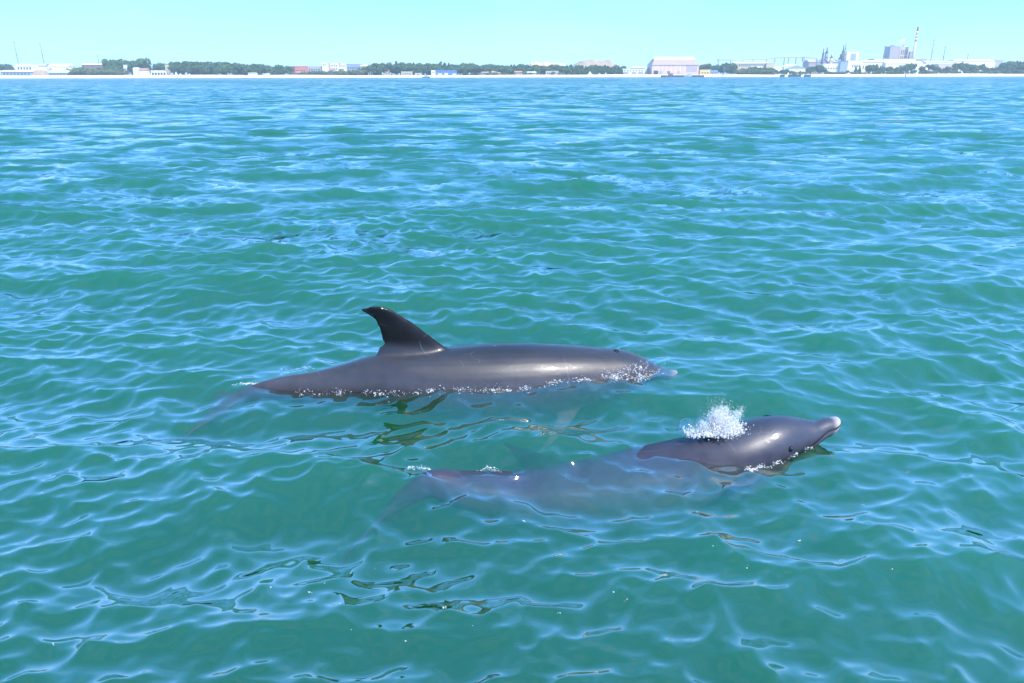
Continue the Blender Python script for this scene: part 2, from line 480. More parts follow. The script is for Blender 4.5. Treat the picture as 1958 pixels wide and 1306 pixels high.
def building(label, x0, x1, yt, Y, wall='white_wall', roof='white_roof', depth=18, kind='flat', name='building', cat='building',
             eave=None, win=None, doors=(), yb=None, group=None):
    """x0..x1 and yt are its outline in the photograph, Y its distance; kind: flat, gable (ridge along x), end (gable end to us), arch"""
    a, b, zt = px_rect(x0, x1, yt, Y)
    xc = (a + b) / 2
    zb = gnd(xc, Y) - .6
    root = empty(name, (xc, Y, zb))
    tag(root, label, cat, group)
    W, H = (b - a) / 2, zt - zb
    ze = H * .7 if eave is None else px_rect(x0, x1, eave, Y)[2] - zb
    if kind == 'flat':
        MB().box(-W, W, 0, depth, 0, H - .5).build('wall', M[wall], root)
        MB().box(-W - .3, W + .3, -.3, depth + .3, H - .5, H).build('roof', M[roof], root)
        ze = H - .6
    elif kind == 'gable':
        MB().box(-W, W, 0, depth, 0, ze).build('wall', M[wall], root)
        MB().prismx([(-.8, ze), (depth / 2, H), (depth + .8, ze), (depth + .8, ze + .02), (depth / 2, H + .4), (-.8, ze + .4)][:3], -W - .5, W + .5).build('roof', M[roof], root)
    elif kind == 'end':
        MB().box(-W, W, 0, depth, 0, ze).build('wall', M[wall], root)
        MB().prism([(-W - .4, ze), (W + .4, ze), (0, H)], -.4, depth + .4).build('roof', M[roof], root)
    elif kind == 'arch':
        MB().box(-W, W, 0, depth, 0, ze).build('wall', M[wall], root)
        pr = [(W * 1.02 * math.cos(t), ze + (H - ze) * math.sin(t)) for t in np.linspace(0, math.pi, 14)]
        MB().prism(pr, -.4, depth + .4).build('roof', M[roof], root)
    if win:
        for (n, f0, f1, h0, h1) in win:
            windows(root, n, -W + 2 * W * f0, -W + 2 * W * f1, ze * h0, ze * h1, 0)
    for (f0, f1, h0, h1, dm) in doors:  # door panels, and shade strips painted on some walls
        MB().box(-W + 2 * W * f0, -W + 2 * W * f1, -.15, .3, ze * h0 + .02, ze * h1).build('door_or_shade', M[dm], root)
    return root

B = building
B('long white waterside shed with bluish front at the far end of the shore', 0, 60, 134, 1240, 'pale_blue_wall', 'white_roof', 20, 'gable', eave=137, win=[(8, .05, .95, .3, .7)])
B('white waterside shed with rounded roof beside the sand mound', 91, 138, 135, 1240, 'pale_blue_wall', 'white_roof', 18, 'gable', eave=138.5, win=[(6, .05, .85, .25, .65)])
B('pale pink flat-roofed house under the tall lattice mast', 27, 62, 121.5, 1330, 'white_wall', 'white_roof', 16, 'flat', win=[(5, .1, .9, .5, .75)])
B('low house with dark grey roof between two white houses', 63, 86, 121.5, 1345, 'white_wall', 'mauve_cladding_and_shade', 16, 'gable', eave=126)
B('white shed with broad pitched roof and mauve gable', 90, 130, 122, 1335, 'white_wall', 'white_roof', 22, 'gable', eave=127, doors=[(.02, .18, 0, .8, 'mauve_cladding_and_shade')])
B('long low building with dark front under a white roof behind scrub', 155, 200, 121.5, 1340, 'dark_red_wall', 'white_roof', 16, 'gable', eave=124)
B('small white house with flat roof among dark trees', 235, 248, 123.5, 1262, 'white_wall', 'tan_roof', 10, 'flat', win=[(3, .1, .9, .4, .7)])
B('tiny white domed hut below the dark trees', 253, 262, 129, 1245, 'white_wall', 'white_roof', 9, 'arch', eave=132)
B('little white house with pink tiled roof above the beach', 265, 281, 130.5, 1240, 'white_wall', 'tile_roof', 9, 'gable', eave=134)
B('white beach building with row of dark openings', 288, 317, 134.5, 1236, 'white_wall', 'white_roof', 10, 'flat', doors=[(.06 + i * .19, .18 + i * .19, 0.0, .62, 'dark_opening') for i in range(5)])
B('slim beige tower beside the white beach building', 315, 321.5, 123.5, 1248, 'cream_wall', 'tan_roof', 5, 'flat', 'tower', 'tower', win=[(1, .3, .7, .7, .85)])
B('pale roofed house half hidden in the dark wood', 359, 377, 123.5, 1262, 'cream_wall', 'white_roof', 12, 'gable', eave=127)
B('bright red flat-roofed building on the shore', 563, 586, 126.5, 1262, 'red_wall', 'red_wall', 16, 'flat', win=[(4, .1, .9, .35, .6)], doors=[(.02, .98, 0, .25, 'white_wall')])
B('dark maroon block joined to the bright red building', 552.5, 562.5, 126.8, 1263, 'dark_red_wall', 'dark_red_wall', 14, 'flat', win=[(2, .1, .9, .5, .7)])
B('grey two-storey block between the red building and white tower', 588, 613, 126.5, 1268, 'grey_wall', 'white_roof', 14, 'flat', win=[(5, .05, .95, .55, .75), (5, .05, .95, .2, .4)])
B('plain white tower, tallest among the low shore blocks', 614.5, 625, 118, 1265, 'white_wall', 'white_roof', 9, 'flat', 'tower', 'tower', win=[(2, .2, .8, .75, .85)])
B('white apartment block with painted mauve shadow behind the white tower', 627, 646, 119.5, 1380, 'white_wall', 'white_roof', 14, 'flat', win=[(4, .05, .95, .7, .82), (4, .05, .95, .45, .58)], doors=[(.05, .22, .02, .98, 'mauve_cladding_and_shade')])  # the mauve strip is shadow painted onto the white wall
B('white apartment block with one painted mauve shadow beside pale blue block', 646.5, 661, 119.8, 1385, 'white_wall', 'white_roof', 14, 'flat', win=[(3, .35, .95, .7, .82)], doors=[(.02, .3, .02, .98, 'mauve_cladding_and_shade')])  # here too the mauve strip is a painted shadow
B('pale blue block with long flat front above the scrub', 662, 690, 121.5, 1300, 'pale_blue_wall', 'white_roof', 15, 'flat', win=[(6, .05, .95, .55, .75)])
B('long cream house with white pitched roof at the edge of the wood', 689, 727, 123.8, 1285, 'cream_wall', 'white_roof', 14, 'gable', eave=126.5, win=[(6, .05, .6, .4, .7)])
B('low beige beach house with flat roof in front of the wood', 767, 788, 137, 1236, 'cream_wall', 'white_roof', 9, 'flat', win=[(4, .1, .9, .35, .7)])
B('very low beige hut beside the beige beach house', 793, 806, 139.8, 1236, 'pink_wall', 'white_roof', 7, 'flat', doors=[(.4, .6, 0, .7, 'dark_opening')])
B('bright blue boathouse with white lower doors on the beach', 833, 873, 134, 1234, 'blue_wall', 'blue_wall', 12, 'flat', 'boathouse', 'boathouse', doors=[(.1, .3, 0, .42, 'white_wall'), (.42, .58, 0, .5, 'white_wall'), (.8, .98, 0, .4, 'white_wall')], win=[(8, .04, .96, .66, .86)])
B('small white block joined to the bright blue boathouse', 824.5, 832.6, 134, 1235, 'white_wall', 'white_roof', 8, 'flat', win=[(2, .15, .85, .5, .75)])
B('tan scrubby hut with dark doorway below the wood', 921, 934, 137, 1238, 'tan_roof', 'tan_roof', 8, 'gable', eave=139, doors=[(.6, .9, 0, .8, 'dark_opening')])
B('yellowish stone hut with pitched roof below the wood', 940, 957, 136, 1240, 'cream_wall', 'tan_roof', 8, 'gable', eave=139.5, doors=[(.2, .4, 0, .7, 'dark_opening')])
B('pink house with red-brown roof below the wood', 984, 998, 135.5, 1240, 'pink_wall', 'tile_roof', 9, 'gable', eave=138, win=[(3, .1, .9, .35, .7)])
B('cream house with low white roof close to the pink house', 1006, 1025, 137, 1238, 'cream_wall', 'white_roof', 9, 'gable', eave=139, win=[(4, .1, .9, .3, .65)])
B('long white and pink villa on the beach below the wood', 1044, 1068, 136, 1238, 'pink_wall', 'white_roof', 10, 'flat', win=[(6, .05, .95, .35, .7)])
B('little orange-pink house with tall front beside the beached dinghies', 1092, 1104, 135.5, 1238, 'pink_wall', 'tile_roof', 8, 'end', eave=138, win=[(2, .2, .8, .4, .7)])
B('white terraced works building on the orange ridge', 1046, 1082, 120.5, 1790, 'white_wall', 'white_roof', 20, 'flat', win=[(6, .1, .9, .3, .8)])
B('white warehouse with greenish lower front next to the rubble heap', 1190, 1233, 131.5, 1250, 'white_wall', 'white_roof', 22, 'flat', 'warehouse', 'warehouse', doors=[(.08, .28, 0, .5, 'pale_blue_wall'), (.42, .62, 0, .5, 'pale_blue_wall'), (.72, .94, 0, .5, 'pale_blue_wall')], win=[(7, .05, .95, .62, .8)])
B('white upper hall rising behind the white warehouse', 1209, 1233.5, 127.5, 1280, 'white_wall', 'white_roof', 16, 'gable', 'warehouse', 'warehouse', eave=129.5)

for px, yt, wd, wl, rf, lb in ((571, 136.5, 9, 'cream_wall', 'tile_roof', 'little cream house with warm tiled roof on the bank below the red building'),
                           (598, 135.5, 8, 'white_wall', 'tile_roof', 'tiny white tiled house below the grey two-storey block'),
                           (634, 131, 10, 'white_wall', 'tile_roof', 'white tiled house right beside the plain white tower'),
                           (651, 129, 9, 'cream_wall', 'white_roof', 'cream white-roofed house below the two apartment blocks'),
                           (676, 135, 10, 'cream_wall', 'tile_roof', 'cream tiled house on the bank below the pale blue block'),
                           (708, 133.5, 9, 'white_wall', 'tile_roof', 'white tiled cottage below the long cream house'),
                           (740, 134.5, 8, 'pink_wall', 'tile_roof', 'small pink tiled cottage between the long cream house and beach house')):
    B(lb, px - wd / 2, px + wd / 2, yt, 1244, wl, rf, 8, 'gable', 'house', 'house', eave=yt + 2.6, win=[(2, .1, .9, .3, .65)])
for nm_x, nm_w, lb in ((1709, 6, 'small mauve plant room on the dark mauve boiler tower'), (1731, 5, 'small cream plant room on the ribbed cream boiler tower')):
    a0 = at(nm_x, 86.2, 1478); b0 = at(nm_x, 89, 1478); hw = nm_w * .5 * .98
    o_ = tag(empty('rooftop_plant', (a0.x, 1478, b0.z)), lb, 'rooftop plant')
    MB().box(-hw, hw, 0, 6, -.6, a0.z - b0.z - .4).build('wall', M['mauve_cladding_and_shade' if 'mauve' in lb[:12] else 'cream_wall'], o_)
    MB().box(-hw - .2, hw + .2, -.2, 6.2, a0.z - b0.z - .4, a0.z - b0.z).build('roof', M['grey_wall'], o_)

# the great hall by the pontoon: a mansard-like roof, bright on top
a, b, zt = px_rect(1248, 1338, 108.3, 1236)
hx, hz = (a + b) / 2, gnd((a + b) / 2, 1236) - .4
hall = tag(empty('shipyard_hall', (hx, 1236, hz)), 'huge pale pink shipyard hall with white-topped roof behind the pontoon', 'hall')
W, ze, zk, zr = (b - a) / 2, at(1290, 124.3, 1236).z - hz, at(1290, 113.8, 1244).z - hz, zt - hz
MB().box(-W, W, 0, 44, 0, ze).build('wall', M['pink_wall'], hall)
lr = MB()
lr.add([(-W - .5, -.8, ze), (W + .5, -.8, ze), (W - 4.2, 9, zk), (-W + 4.2, 9, zk), (-W - .5, 44.8, ze), (W + .5, 44.8, ze), (W - 4.2, 35, zk), (-W + 4.2, 35, zk)],
       [(0, 1, 2, 3), (1, 5, 6, 2), (5, 4, 7, 6), (4, 0, 3, 7), (0, 4, 5, 1)])
roof_o = lr.build('roof', M['tan_roof'], hall)
MB().add([(-W + 4.2, 9, zk + .01), (W - 4.2, 9, zk + .01), (W - 5.5, 22, zr), (-W + 5.5, 22, zr), (W - 4.2, 35, zk + .01), (-W + 4.2, 35, zk + .01)],
         [(0, 1, 2, 3), (3, 2, 4, 5), (1, 4, 2), (5, 0, 3)]).build('roof_cap', M['white_roof'], roof_o)
for fx in (.33, .55):
    MB().box(-W + 2 * W * fx, -W + 2 * W * fx + .7, -.6, .1, ze, ze + .6).build('roof_rib', M['white_roof'], roof_o)
def hdoor(f0, f1, y0, y1, m, nm='door_or_shade'):
    MB().box(-W + 2 * W * f0, -W + 2 * W * f1, -.15, .3, max(.5, at(1290, y1, 1236).z - hz), at(1290, y0, 1236).z - hz).build(nm, M[m], hall)
hdoor(.04, .135, 135, 143.5, 'dark_opening')
hdoor(.17, .225, 134.5, 141.5, 'mauve_cladding_and_shade', 'window')
hdoor(.325, .39, 136, 140.5, 'dark_red_wall')
hdoor(.55, .60, 136, 140, 'mauve_cladding_and_shade', 'window')
hdoor(.73, .965, 125.2, 137.5, 'mauve_cladding_and_shade', 'painted_shade_panel')  # shade on the hall front, put into the mauve colour
for f in np.linspace(.12, .7, 7):
    MB().box(-W + 2 * W * f, -W + 2 * W * f + .35, -.1, .1, .5, ze - .2).build('wall_rib', M['white_wall'], hall)
MB().tube((4, 22, zr), (4, 22, zr + 4.5), .18, .1, 6).build('antenna', M['steel_grey'], hall)

B('small yellow building beside the great pink hall', 1339, 1358, 133, 1240, 'yellow_wall', 'yellow_wall', 10, 'flat', win=[(3, .1, .9, .3, .6)])
B('low mauve building with blue roof next to the yellow one', 1358.6, 1373, 134, 1241, 'pink_wall', 'blue_wall', 10, 'gable', eave=137.5, win=[(2, .1, .9, .3, .6)])
B('long cream mill shed with row of windows under the conveyor', 1406, 1470, 118.3, 1380, 'cream_wall', 'white_roof', 26, 'gable', 'mill_shed', 'shed', eave=121, win=[(14, .1, .92, .72, .92)])
B('white mill shed beside the cream shed, partly behind dark shrubs', 1436, 1458, 126, 1340, 'white_wall', 'white_roof', 14, 'flat', 'mill_shed', 'shed')
B('pale cream mill store under the middle of the conveyor', 1466, 1482, 120, 1375, 'cream_wall', 'white_roof', 20, 'flat', 'mill_shed', 'shed')
B('small white gabled hut among bare bushes', 1481, 1497, 127, 1300, 'white_wall', 'white_roof', 10, 'end', eave=130, win=[(2, .2, .8, .2, .5)])
B('wide white store with low gable, behind the dark pontoons', 1500, 1536, 122, 1350, 'white_wall', 'white_roof', 22, 'end', 'mill_shed', 'shed', eave=127)
B('pale green-roofed shed behind the dark pontoons', 1508, 1542, 124.5, 1320, 'white_wall', 'pale_blue_wall', 16, 'end', 'mill_shed', 'shed', eave=131)
B('mauve-roofed mill hall sloping up to the dark towers', 1548, 1605, 113.5, 1420, 'mauve_cladding_and_shade', 'mauve_cladding_and_shade', 30, 'gable', 'mill_hall', 'hall', eave=119)
B('white mill building below the dark towers', 1575, 1606, 121.5, 1390, 'white_wall', 'white_roof', 20, 'flat', 'mill_hall', 'hall', win=[(5, .1, .9, .5, .65)])
B('pale blue square tank house before the white mill blocks', 1608, 1622, 117, 1385, 'pale_blue_wall', 'pale_blue_wall', 12, 'flat', 'tank_house', 'tank')
r_ = B('tall white mill block with pale blue glazed panel', 1620, 1643, 98.5, 1430, 'white_wall', 'white_roof', 18, 'flat', 'mill_block', 'building', doors=[(.34, .8, .56, .93, 'pale_blue_wall')])
B('white lower mill block under the tall white one', 1622.5, 1648, 115.5, 1405, 'white_wall', 'white_roof', 14, 'flat', 'mill_block', 'building', win=[(4, .3, .95, .5, .7)])
B('long low white mill shed left of the striped chimney', 1648, 1695, 115, 1410, 'white_wall', 'white_roof', 26, 'gable', 'mill_shed', 'shed', eave=118.5, win=[(9, .05, .95, .4, .7)])
B('great white mill shed with dark roof edge at the chimney foot', 1672, 1752, 111.8, 1440, 'white_wall', 'mauve_cladding_and_shade', 24, 'flat', 'mill_shed', 'shed', win=[(10, .3, .95, .45, .62)])
B('white mill shed with sloping side and dark lintel below the boiler house', 1695, 1765, 117.5, 1400, 'white_wall', 'white_roof', 18, 'gable', 'mill_shed', 'shed', eave=121, doors=[(.35, .66, .45, .85, 'pale_blue_wall')])
B('boiler house tower with its shaded side painted dark mauve', 1703.5, 1721.5, 88.5, 1470, 'mauve_cladding_and_shade', 'mauve_cladding_and_shade', 22, 'flat', 'boiler_house', 'building', win=[(3, .15, .85, .35, .4)])  # shaded left face of one building, its shade painted as mauve
B('cream boiler house tower with ribbed front joined to the shade-painted tower', 1722, 1739.5, 89.5, 1471, 'cream_wall', 'white_roof', 20, 'flat', 'boiler_house', 'building', win=[(4, .1, .9, .72, .9), (4, .1, .9, .48, .66)], doors=[(.3, .8, .2, .42, 'white_wall')])  # the same building's lit face, coloured cream
B('narrow mauve tower at the chimney foot', 1741, 1747, 98.5, 1472, 'mauve_cladding_and_shade', 'mauve_cladding_and_shade', 9, 'flat', 'boiler_house', 'building')
B('mauve low mill hall right of the striped chimney', 1750, 1773, 112.5, 1455, 'mauve_cladding_and_shade', 'grey_wall', 20, 'flat', 'mill_hall', 'hall')
B('white shed with dark arched doorway among shrubs', 1752, 1776, 122, 1330, 'white_wall', 'white_roof', 16, 'arch', 'mill_shed', 'shed', eave=127, doors=[(.35, .8, 0, .95, 'dark_opening')])
B('white mill shed between the two dark masts', 1772, 1832, 116.5, 1420, 'white_wall', 'white_roof', 22, 'gable', 'mill_shed', 'shed', eave=119, win=[(9, .05, .95, .3, .6)])
B('white low annex in front of the shed between masts', 1795, 1830, 122, 1370, 'pink_wall', 'white_roof', 12, 'flat', 'mill_shed', 'shed', win=[(6, .1, .9, .3, .6)])
B('longest white warehouse at the right end of the mill', 1832, 1905, 113.5, 1430, 'white_wall', 'white_roof', 40, 'gable', 'warehouse', 'warehouse', eave=116, win=[(8, .03, .5, .5, .75)])
B('grey flat-roofed end block joined to the longest white warehouse', 1905.6, 1919, 113.8, 1432, 'grey_wall', 'white_roof', 30, 'flat', 'warehouse', 'warehouse')

# ---- mill towers, chimney, masts, conveyor, steam
def tower(label, x0, x1, yt, Y, m, kind='column', cat='tower'):
    a, b, zt = px_rect(x0, x1, yt, Y)
    z0 = gnd((a + b) / 2, Y) - .5
    o = tag(empty('process_tower', ((a + b) / 2, Y, z0)), label, cat)
    H, r = zt - z0, (b - a) / 2
    MB().tube((0, 0, 0), (0, 0, H * .8), r * 1.05, r, 12).build('shell', M[m], o, True)
    MB().tube((0, 0, H * .8), (0, 0, H), r * .55, r * .4, 10).build('stack', M[m], o, True)
    for f in (.45, .62, .79):
        MB().tube((0, 0, H * f), (0, 0, H * f + .5), r * 1.35, r * 1.35, 12).build('platform', M['steel_grey'], o)
    return o
tower('dark slim process tower left of the grey twin tower', 1573.5, 1577.5, 92, 1420, 'dark_steel')
tower('grey process tower taller than its slim dark neighbour', 1579.5, 1585.5, 89, 1425, 'steel_grey')
tower('cream process tower with dark cap beside the grey tower', 1588, 1594, 101, 1415, 'cream_wall')
tower('squat mauve process tower beside the tall white mill block', 1604.5, 1611, 103, 1425, 'mauve_cladding_and_shade')
tower('dark process tower standing against the tall white mill block', 1611.8, 1616, 86, 1422, 'dark_steel')
tower('thin grey stack with top higher than the tall white mill block', 1617, 1619.8, 81, 1428, 'steel_grey')

Yc = 1460
pb, pt = at(1745.5, 112, Yc), at(1754.5, 52, Yc)
cz = gnd(pb.x, Yc) - .5
ch = tag(empty('chimney', (pb.x, Yc, cz)), 'tall mill chimney with red and white bands on its upper half', 'chimney')
Hc = pt.z - cz
def zc_of(y): return at(1750, y, Yc).z - cz
bands = [(146, 79.5, 'concrete'), (79.5, 76.5, 'stripe_red'), (76.5, 72.5, 'stripe_white'), (72.5, 70, 'stripe_red'), (70, 66.5, 'stripe_white'),
         (66.5, 64.3, 'stripe_red'), (64.3, 59.5, 'stripe_white'), (59.5, 52, 'stripe_red')]
for y0, y1, m in bands:
    z0 = 0 if y0 > 140 else zc_of(y0); z1 = zc_of(y1)
    rr = lambda z: 3.3 - 1.6 * z / Hc
    MB().tube((0, 0, z0), (0, 0, z1), rr(z0), rr(z1), 20).build('shaft' if y0 > 140 else 'band', M[m], ch, True)
MB().tube((0, 0, Hc), (0, 0, Hc + .6), 1.85, 1.85, 20).build('rim', M['dark_steel'], ch)

def mast(label, xb, xt, yt, Y, r=.55, dark=True, cat='mast'):
    p0, p1 = at(xb, 116, Y), at(xt, yt, Y)
    z0 = gnd(p0.x, Y) - .5
    o = tag(empty('lattice_mast', (p0.x, Y, z0)), label, cat)
    H = p1.z - z0
    m = M['dark_steel' if dark else 'steel_grey']
    for sx, sy in ((-1, -1), (1, -1), (1, 1), (-1, 1)):
        MB().tube((sx * r, sy * r, 0), (sx * r * .35, sy * r * .35, H), .16, .1, 5).build('leg', m, o)
    n = 14
    br = MB()
    for i in range(n):
        f0, f1 = i / n, (i + 1) / n
        k0, k1 = r * (1 - .65 * f0), r * (1 - .65 * f1)
        for (ax, ay, bx_, by_) in ((-1, -1, 1, -1), (1, -1, 1, 1), (1, 1, -1, 1), (-1, 1, -1, -1)):
            br.tube((ax * k0, ay * k0, H * f0), (bx_ * k1, by_ * k1, H * f1), .08, .08, 4)
    br.build('bracing', m, o)
    for f in (.62, .97):
        MB().box(-.8, .8, -.8, .8, H * f, H * f + 1.2).build('lamp_platform', m, o)
    return o
mast('tall dark floodlight mast right of the striped chimney', 1779.5, 1785, 75.5, 1430)
mast('shorter dark floodlight mast beside the tall one', 1803, 1807.5, 89, 1430)
mast('small thin mast above the longest white warehouse', 1849, 1850.5, 104, 1440, .4)
mast('slender grey mast left of the boiler house', 1688, 1690.5, 87.5, 1440, .4, False)
mast('tall grey lattice mast over the pale pink flat-roofed house', 34, 29.5, 80, 1400, .5, False)
mast('tall grey lattice mast above the broad white shed', 83, 79.5, 82, 1400, .5, False)
mast('short grey mast over the long low building', 188.5, 187, 106, 1400, .4, False)

cv = tag(empty('conveyor_bridge', (at(1470, 112, 1400).x, 1400, gnd(at(1470, 112, 1400).x, 1400))), 'long raised grey conveyor bridge on thin legs above the mill sheds', 'conveyor')
cpts = [(1373.5, 116), (1420, 115.6), (1440, 114.3), (1466, 114.6), (1482, 111.8), (1500, 111.2), (1508, 110.6), (1537, 111), (1562, 112.8)]
cw = [at(x, y, 1400) - cv.location for x, y in cpts]
for p, q in zip(cw[:-1], cw[1:]):
    v = [(p.x, -1.5, p.z), (q.x + .01, -1.5, q.z), (q.x + .01, 1.5, q.z), (p.x, 1.5, p.z)]
    MB().add([*v, *[(x, y, z + 1.7) for x, y, z in v]], [(0, 3, 2, 1), (4, 5, 6, 7), (0, 1, 5, 4), (1, 2, 6, 5), (2, 3, 7, 6), (3, 0, 4, 7)]).build('gallery', M['mauve_cladding_and_shade'], cv)
for p in cw + [(cw[0] + cw[1]) / 2, (cw[6] + cw[7]) / 2]:
    MB().box(p.x - .35, p.x + .35, -1.2, 1.2, -1.5, p.z - .02).build('leg', M['steel_grey'], cv)
hp = cw[7]
MB().box(hp.x - 2.4, hp.x + 1.5, -2, 2, hp.z - 6, hp.z + 2.4).build('transfer_house', M['mauve_cladding_and_shade'], cv)
MB().tube((hp.x + .6, 0, hp.z + 2.4), (hp.x + .6, 0, hp.z + 5.5), .3, .2, 6).build('vent_pipe', M['steel_grey'], cv)
hp = cw[0]
MB().box(hp.x - 1.3, hp.x + .9, -1.8, 1.8, hp.z - 1, hp.z + 2.6).build('head_house', M['mauve_cladding_and_shade'], cv)

# ---- boats, pontoons, sails, posts
def boat(label, x0, x1, yt, yb, Y, hull='boat_dark', top='boat_white', mast_h=0, name='motor_boat', cat='boat', group=None):
    a, b, zt = px_rect(x0, x1, yt, Y)
    z0 = at((x0 + x1) / 2, yb, Y).z
    z0 = -.25 if Y < 1199 else gnd((a + b) / 2, Y) - .25 if Y > 1224 else z0
    Lb, Hb = (b - a), max(zt - z0, 1.6)
    o = tag(empty(name, ((a + b) / 2, Y, z0)), label, cat, group)
    hh = Hb * .42
    sec = []
    for f in np.linspace(0, 1, 9):
        wd = 1.35 * (1 - max(0, (f - .45) / .55) ** 2.2) + .03
        sh = hh * (.85 + .35 * f * f)
        x = -Lb / 2 + Lb * f
        sec.append([(x, -wd, sh), (x, -wd * .8, sh * .35), (x, 0, 0), (x, wd * .8, sh * .35), (x, wd, sh)])
    mb = MB()
    for s_ in sec: mb.v += s_
    for i in range(8):
        for j in range(4):
            mb.f.append((i * 5 + j, (i + 1) * 5 + j, (i + 1) * 5 + j + 1, i * 5 + j + 1))
        mb.f.append((i * 5 + 4, (i + 1) * 5 + 4, (i + 1) * 5, i * 5))
    mb.f.append((0, 1, 2, 3, 4))
    mb.build('hull', M[hull], o)
    c0, c1 = -Lb * .28, Lb * .2
    MB().prism([(c0, hh * .9), (c1 + Lb * .1, hh * .98), (c1, Hb), (c0 + .2, Hb)], -.9, .9).build('cabin', M[top], o)
    MB().box(c0 + .4, c1 - .1, -.96, .96, hh + (Hb - hh) * .45, hh + (Hb - hh) * .75).build('window', M['window_glass'], o)
    if mast_h:
        MB().tube((0, 0, hh), (0, 0, mast_h), .09, .05, 5).build('mast', M['boat_white'], o)
    return o
boat('white cabin boat with dark hull drawn up on the beach below the wood', 467, 500, 139, 146, 1213, 'boat_dark', 'boat_white', 8)
boat('smaller white boat beside the dark-hulled beached boat', 502, 518, 140.5, 146, 1214, 'boat_dark', 'boat_white')
boat('dark low motor boat moored beside the bright blue boathouse', 807, 822, 143.5, 147, 1192, 'boat_dark', 'boat_white')
boat('maroon boat at the pontoon of the great hall', 1274, 1291, 140, 145, 1187, 'boat_maroon', 'boat_maroon')
boat('white cabin boat at the pontoon of the great hall', 1309, 1329, 140, 145, 1187, 'boat_white', 'boat_white')
def dinghy(px, w, yt, label, group):
    Y = 1216
    p = at(px, 143, Y)
    z0 = at(px, 144.6, Y).z
    z0 = max(z0, 1.0)
    o = tag(empty('sailing_dinghy', (p.x, Y, z0)), label, 'sailing boat', group)
    H = at(px, yt, Y).z - z0
    Wd = at(px + w, 143, Y).x - p.x
    mb = MB()
    for f in np.linspace(0, 1, 7):
        wd = .7 * (1 - max(0, (f - .4) / .6) ** 2) + .02
        x = -2 + 4 * f
        mb.v += [(x, -wd, .6), (x, 0, 0), (x, wd, .6)]
    for i in range(6):
        b_ = i * 3
        mb.f += [(b_, b_ + 3, b_ + 4, b_ + 1), (b_ + 1, b_ + 4, b_ + 5, b_ + 2), (b_ + 2, b_ + 5, b_ + 3, b_)]
    mb.build('hull', M['boat_white'], o)
    MB().tube((.5, 0, .3), (.5, 0, H), .06, .04, 5).build('mast', M['steel_grey'], o)
    MB().prism([(.42, 1.0), (.42, H), (.42 - Wd * .55, 1.1)], -.03, .03).build('mainsail', M['sailcloth'], o)
    MB().prism([(.58, 1.0), (.58 + Wd * .4, 1.0), (.58, H * .8)], -.03, .03).build('jib', M['sailcloth'], o)
dg = 'sailing dinghies drawn up before the wood'
for px, w_, yt in ((337, 6, 136), (345, 5, 139.5), (362, 5, 140)):
    dinghy(px, w_, yt, 'white-sailed dinghy drawn up beside the white beach building and wood', dg)
for px, w_, yt in ((1128, 9, 135.5), (1146, 4, 138.5), (1158, 4, 138)):
    dinghy(px, w_, yt, 'white-sailed dinghy on the sand below the earth hill', 'sailing dinghies below the earth hill')

def pontoon(label, x0, x1, yt, Y=1188, piles=6):
    a, b, zt = px_rect(x0, x1, yt, Y)
    o = tag(empty('pontoon', ((a + b) / 2, Y, -.3)), label, 'pontoon')
    Wp = (b - a) / 2
    MB().box(-Wp, Wp, -2, 2, 0, max(.9, zt + .3)).build('deck', M['pontoon_black'], o)
    for i in range(piles):
        x = -Wp + 1 + (2 * Wp - 2) * i / (piles - 1)
        MB().tube((x, -2.3, -1.5), (x, -2.3, 2.1 + .6 * ((i * 7) % 3)), .22, .22, 7).build('pile', M['pontoon_black'], o)
pontoon('long black pontoon in front of the great pink hall', 1264, 1346, 143.8)
pontoon('dark floating pontoon, first of three along the mill beach', 1492, 1500, 143.2, piles=3)
pontoon('dark floating pontoon, widest of three along the mill beach', 1508, 1531, 142.6, piles=5)
pontoon('dark floating pontoon, third along the mill beach', 1538, 1550, 143.2, piles=3)
a, b, zt = px_rect(0, 96, 144, 1205)
qw = tag(empty('quay', ((a + b) / 2 - 10, 1205, -.5)), 'low dark quay along the waterside sheds', 'quay')
MB().box(-(b - a) / 2, (b - a) / 2 + 10, 0, 5, 0, 1.9).build('face', M['pontoon_black'], qw)
MB().box(-(b - a) / 2 - .2, (b - a) / 2 + 10.2, -.3, 5.2, 1.9, 2.2).build('coping', M['concrete'], qw)
def post(label, px, y0, y1, Y, m, r=.35, cat='post', name='post'):
    p0, p1 = at(px, y1, Y), at(px, y0, Y)
    zb = -.6 if Y < 1200 else gnd(p0.x, Y) - .3
    o = tag(empty(name, (p0.x, Y, zb)), label, cat)
    MB().tube((0, 0, 0), (0, 0, max(2, p1.z - zb)), r, r * .7, 8).build('shaft', M[m], o)
    MB().tube((0, 0, max(2, p1.z - zb)), (0, 0, max(2, p1.z - zb) + r * 2), r * 1.6, r * .5, 8).build('cap', M[m], o)
post('blue banner post beside the low mauve building', 1384, 130, 142, 1232, 'blue_wall', .5)
post('small dark mooring buoy off the beach by the blue banner post', 1382, 143.6, 146, 1186, 'pontoon_black', .55, 'buoy', 'buoy')
post('small dark marker buoy off the mill beach', 1731.5, 141.2, 143.6, 1192, 'dark_steel', .7, 'buoy', 'buoy')

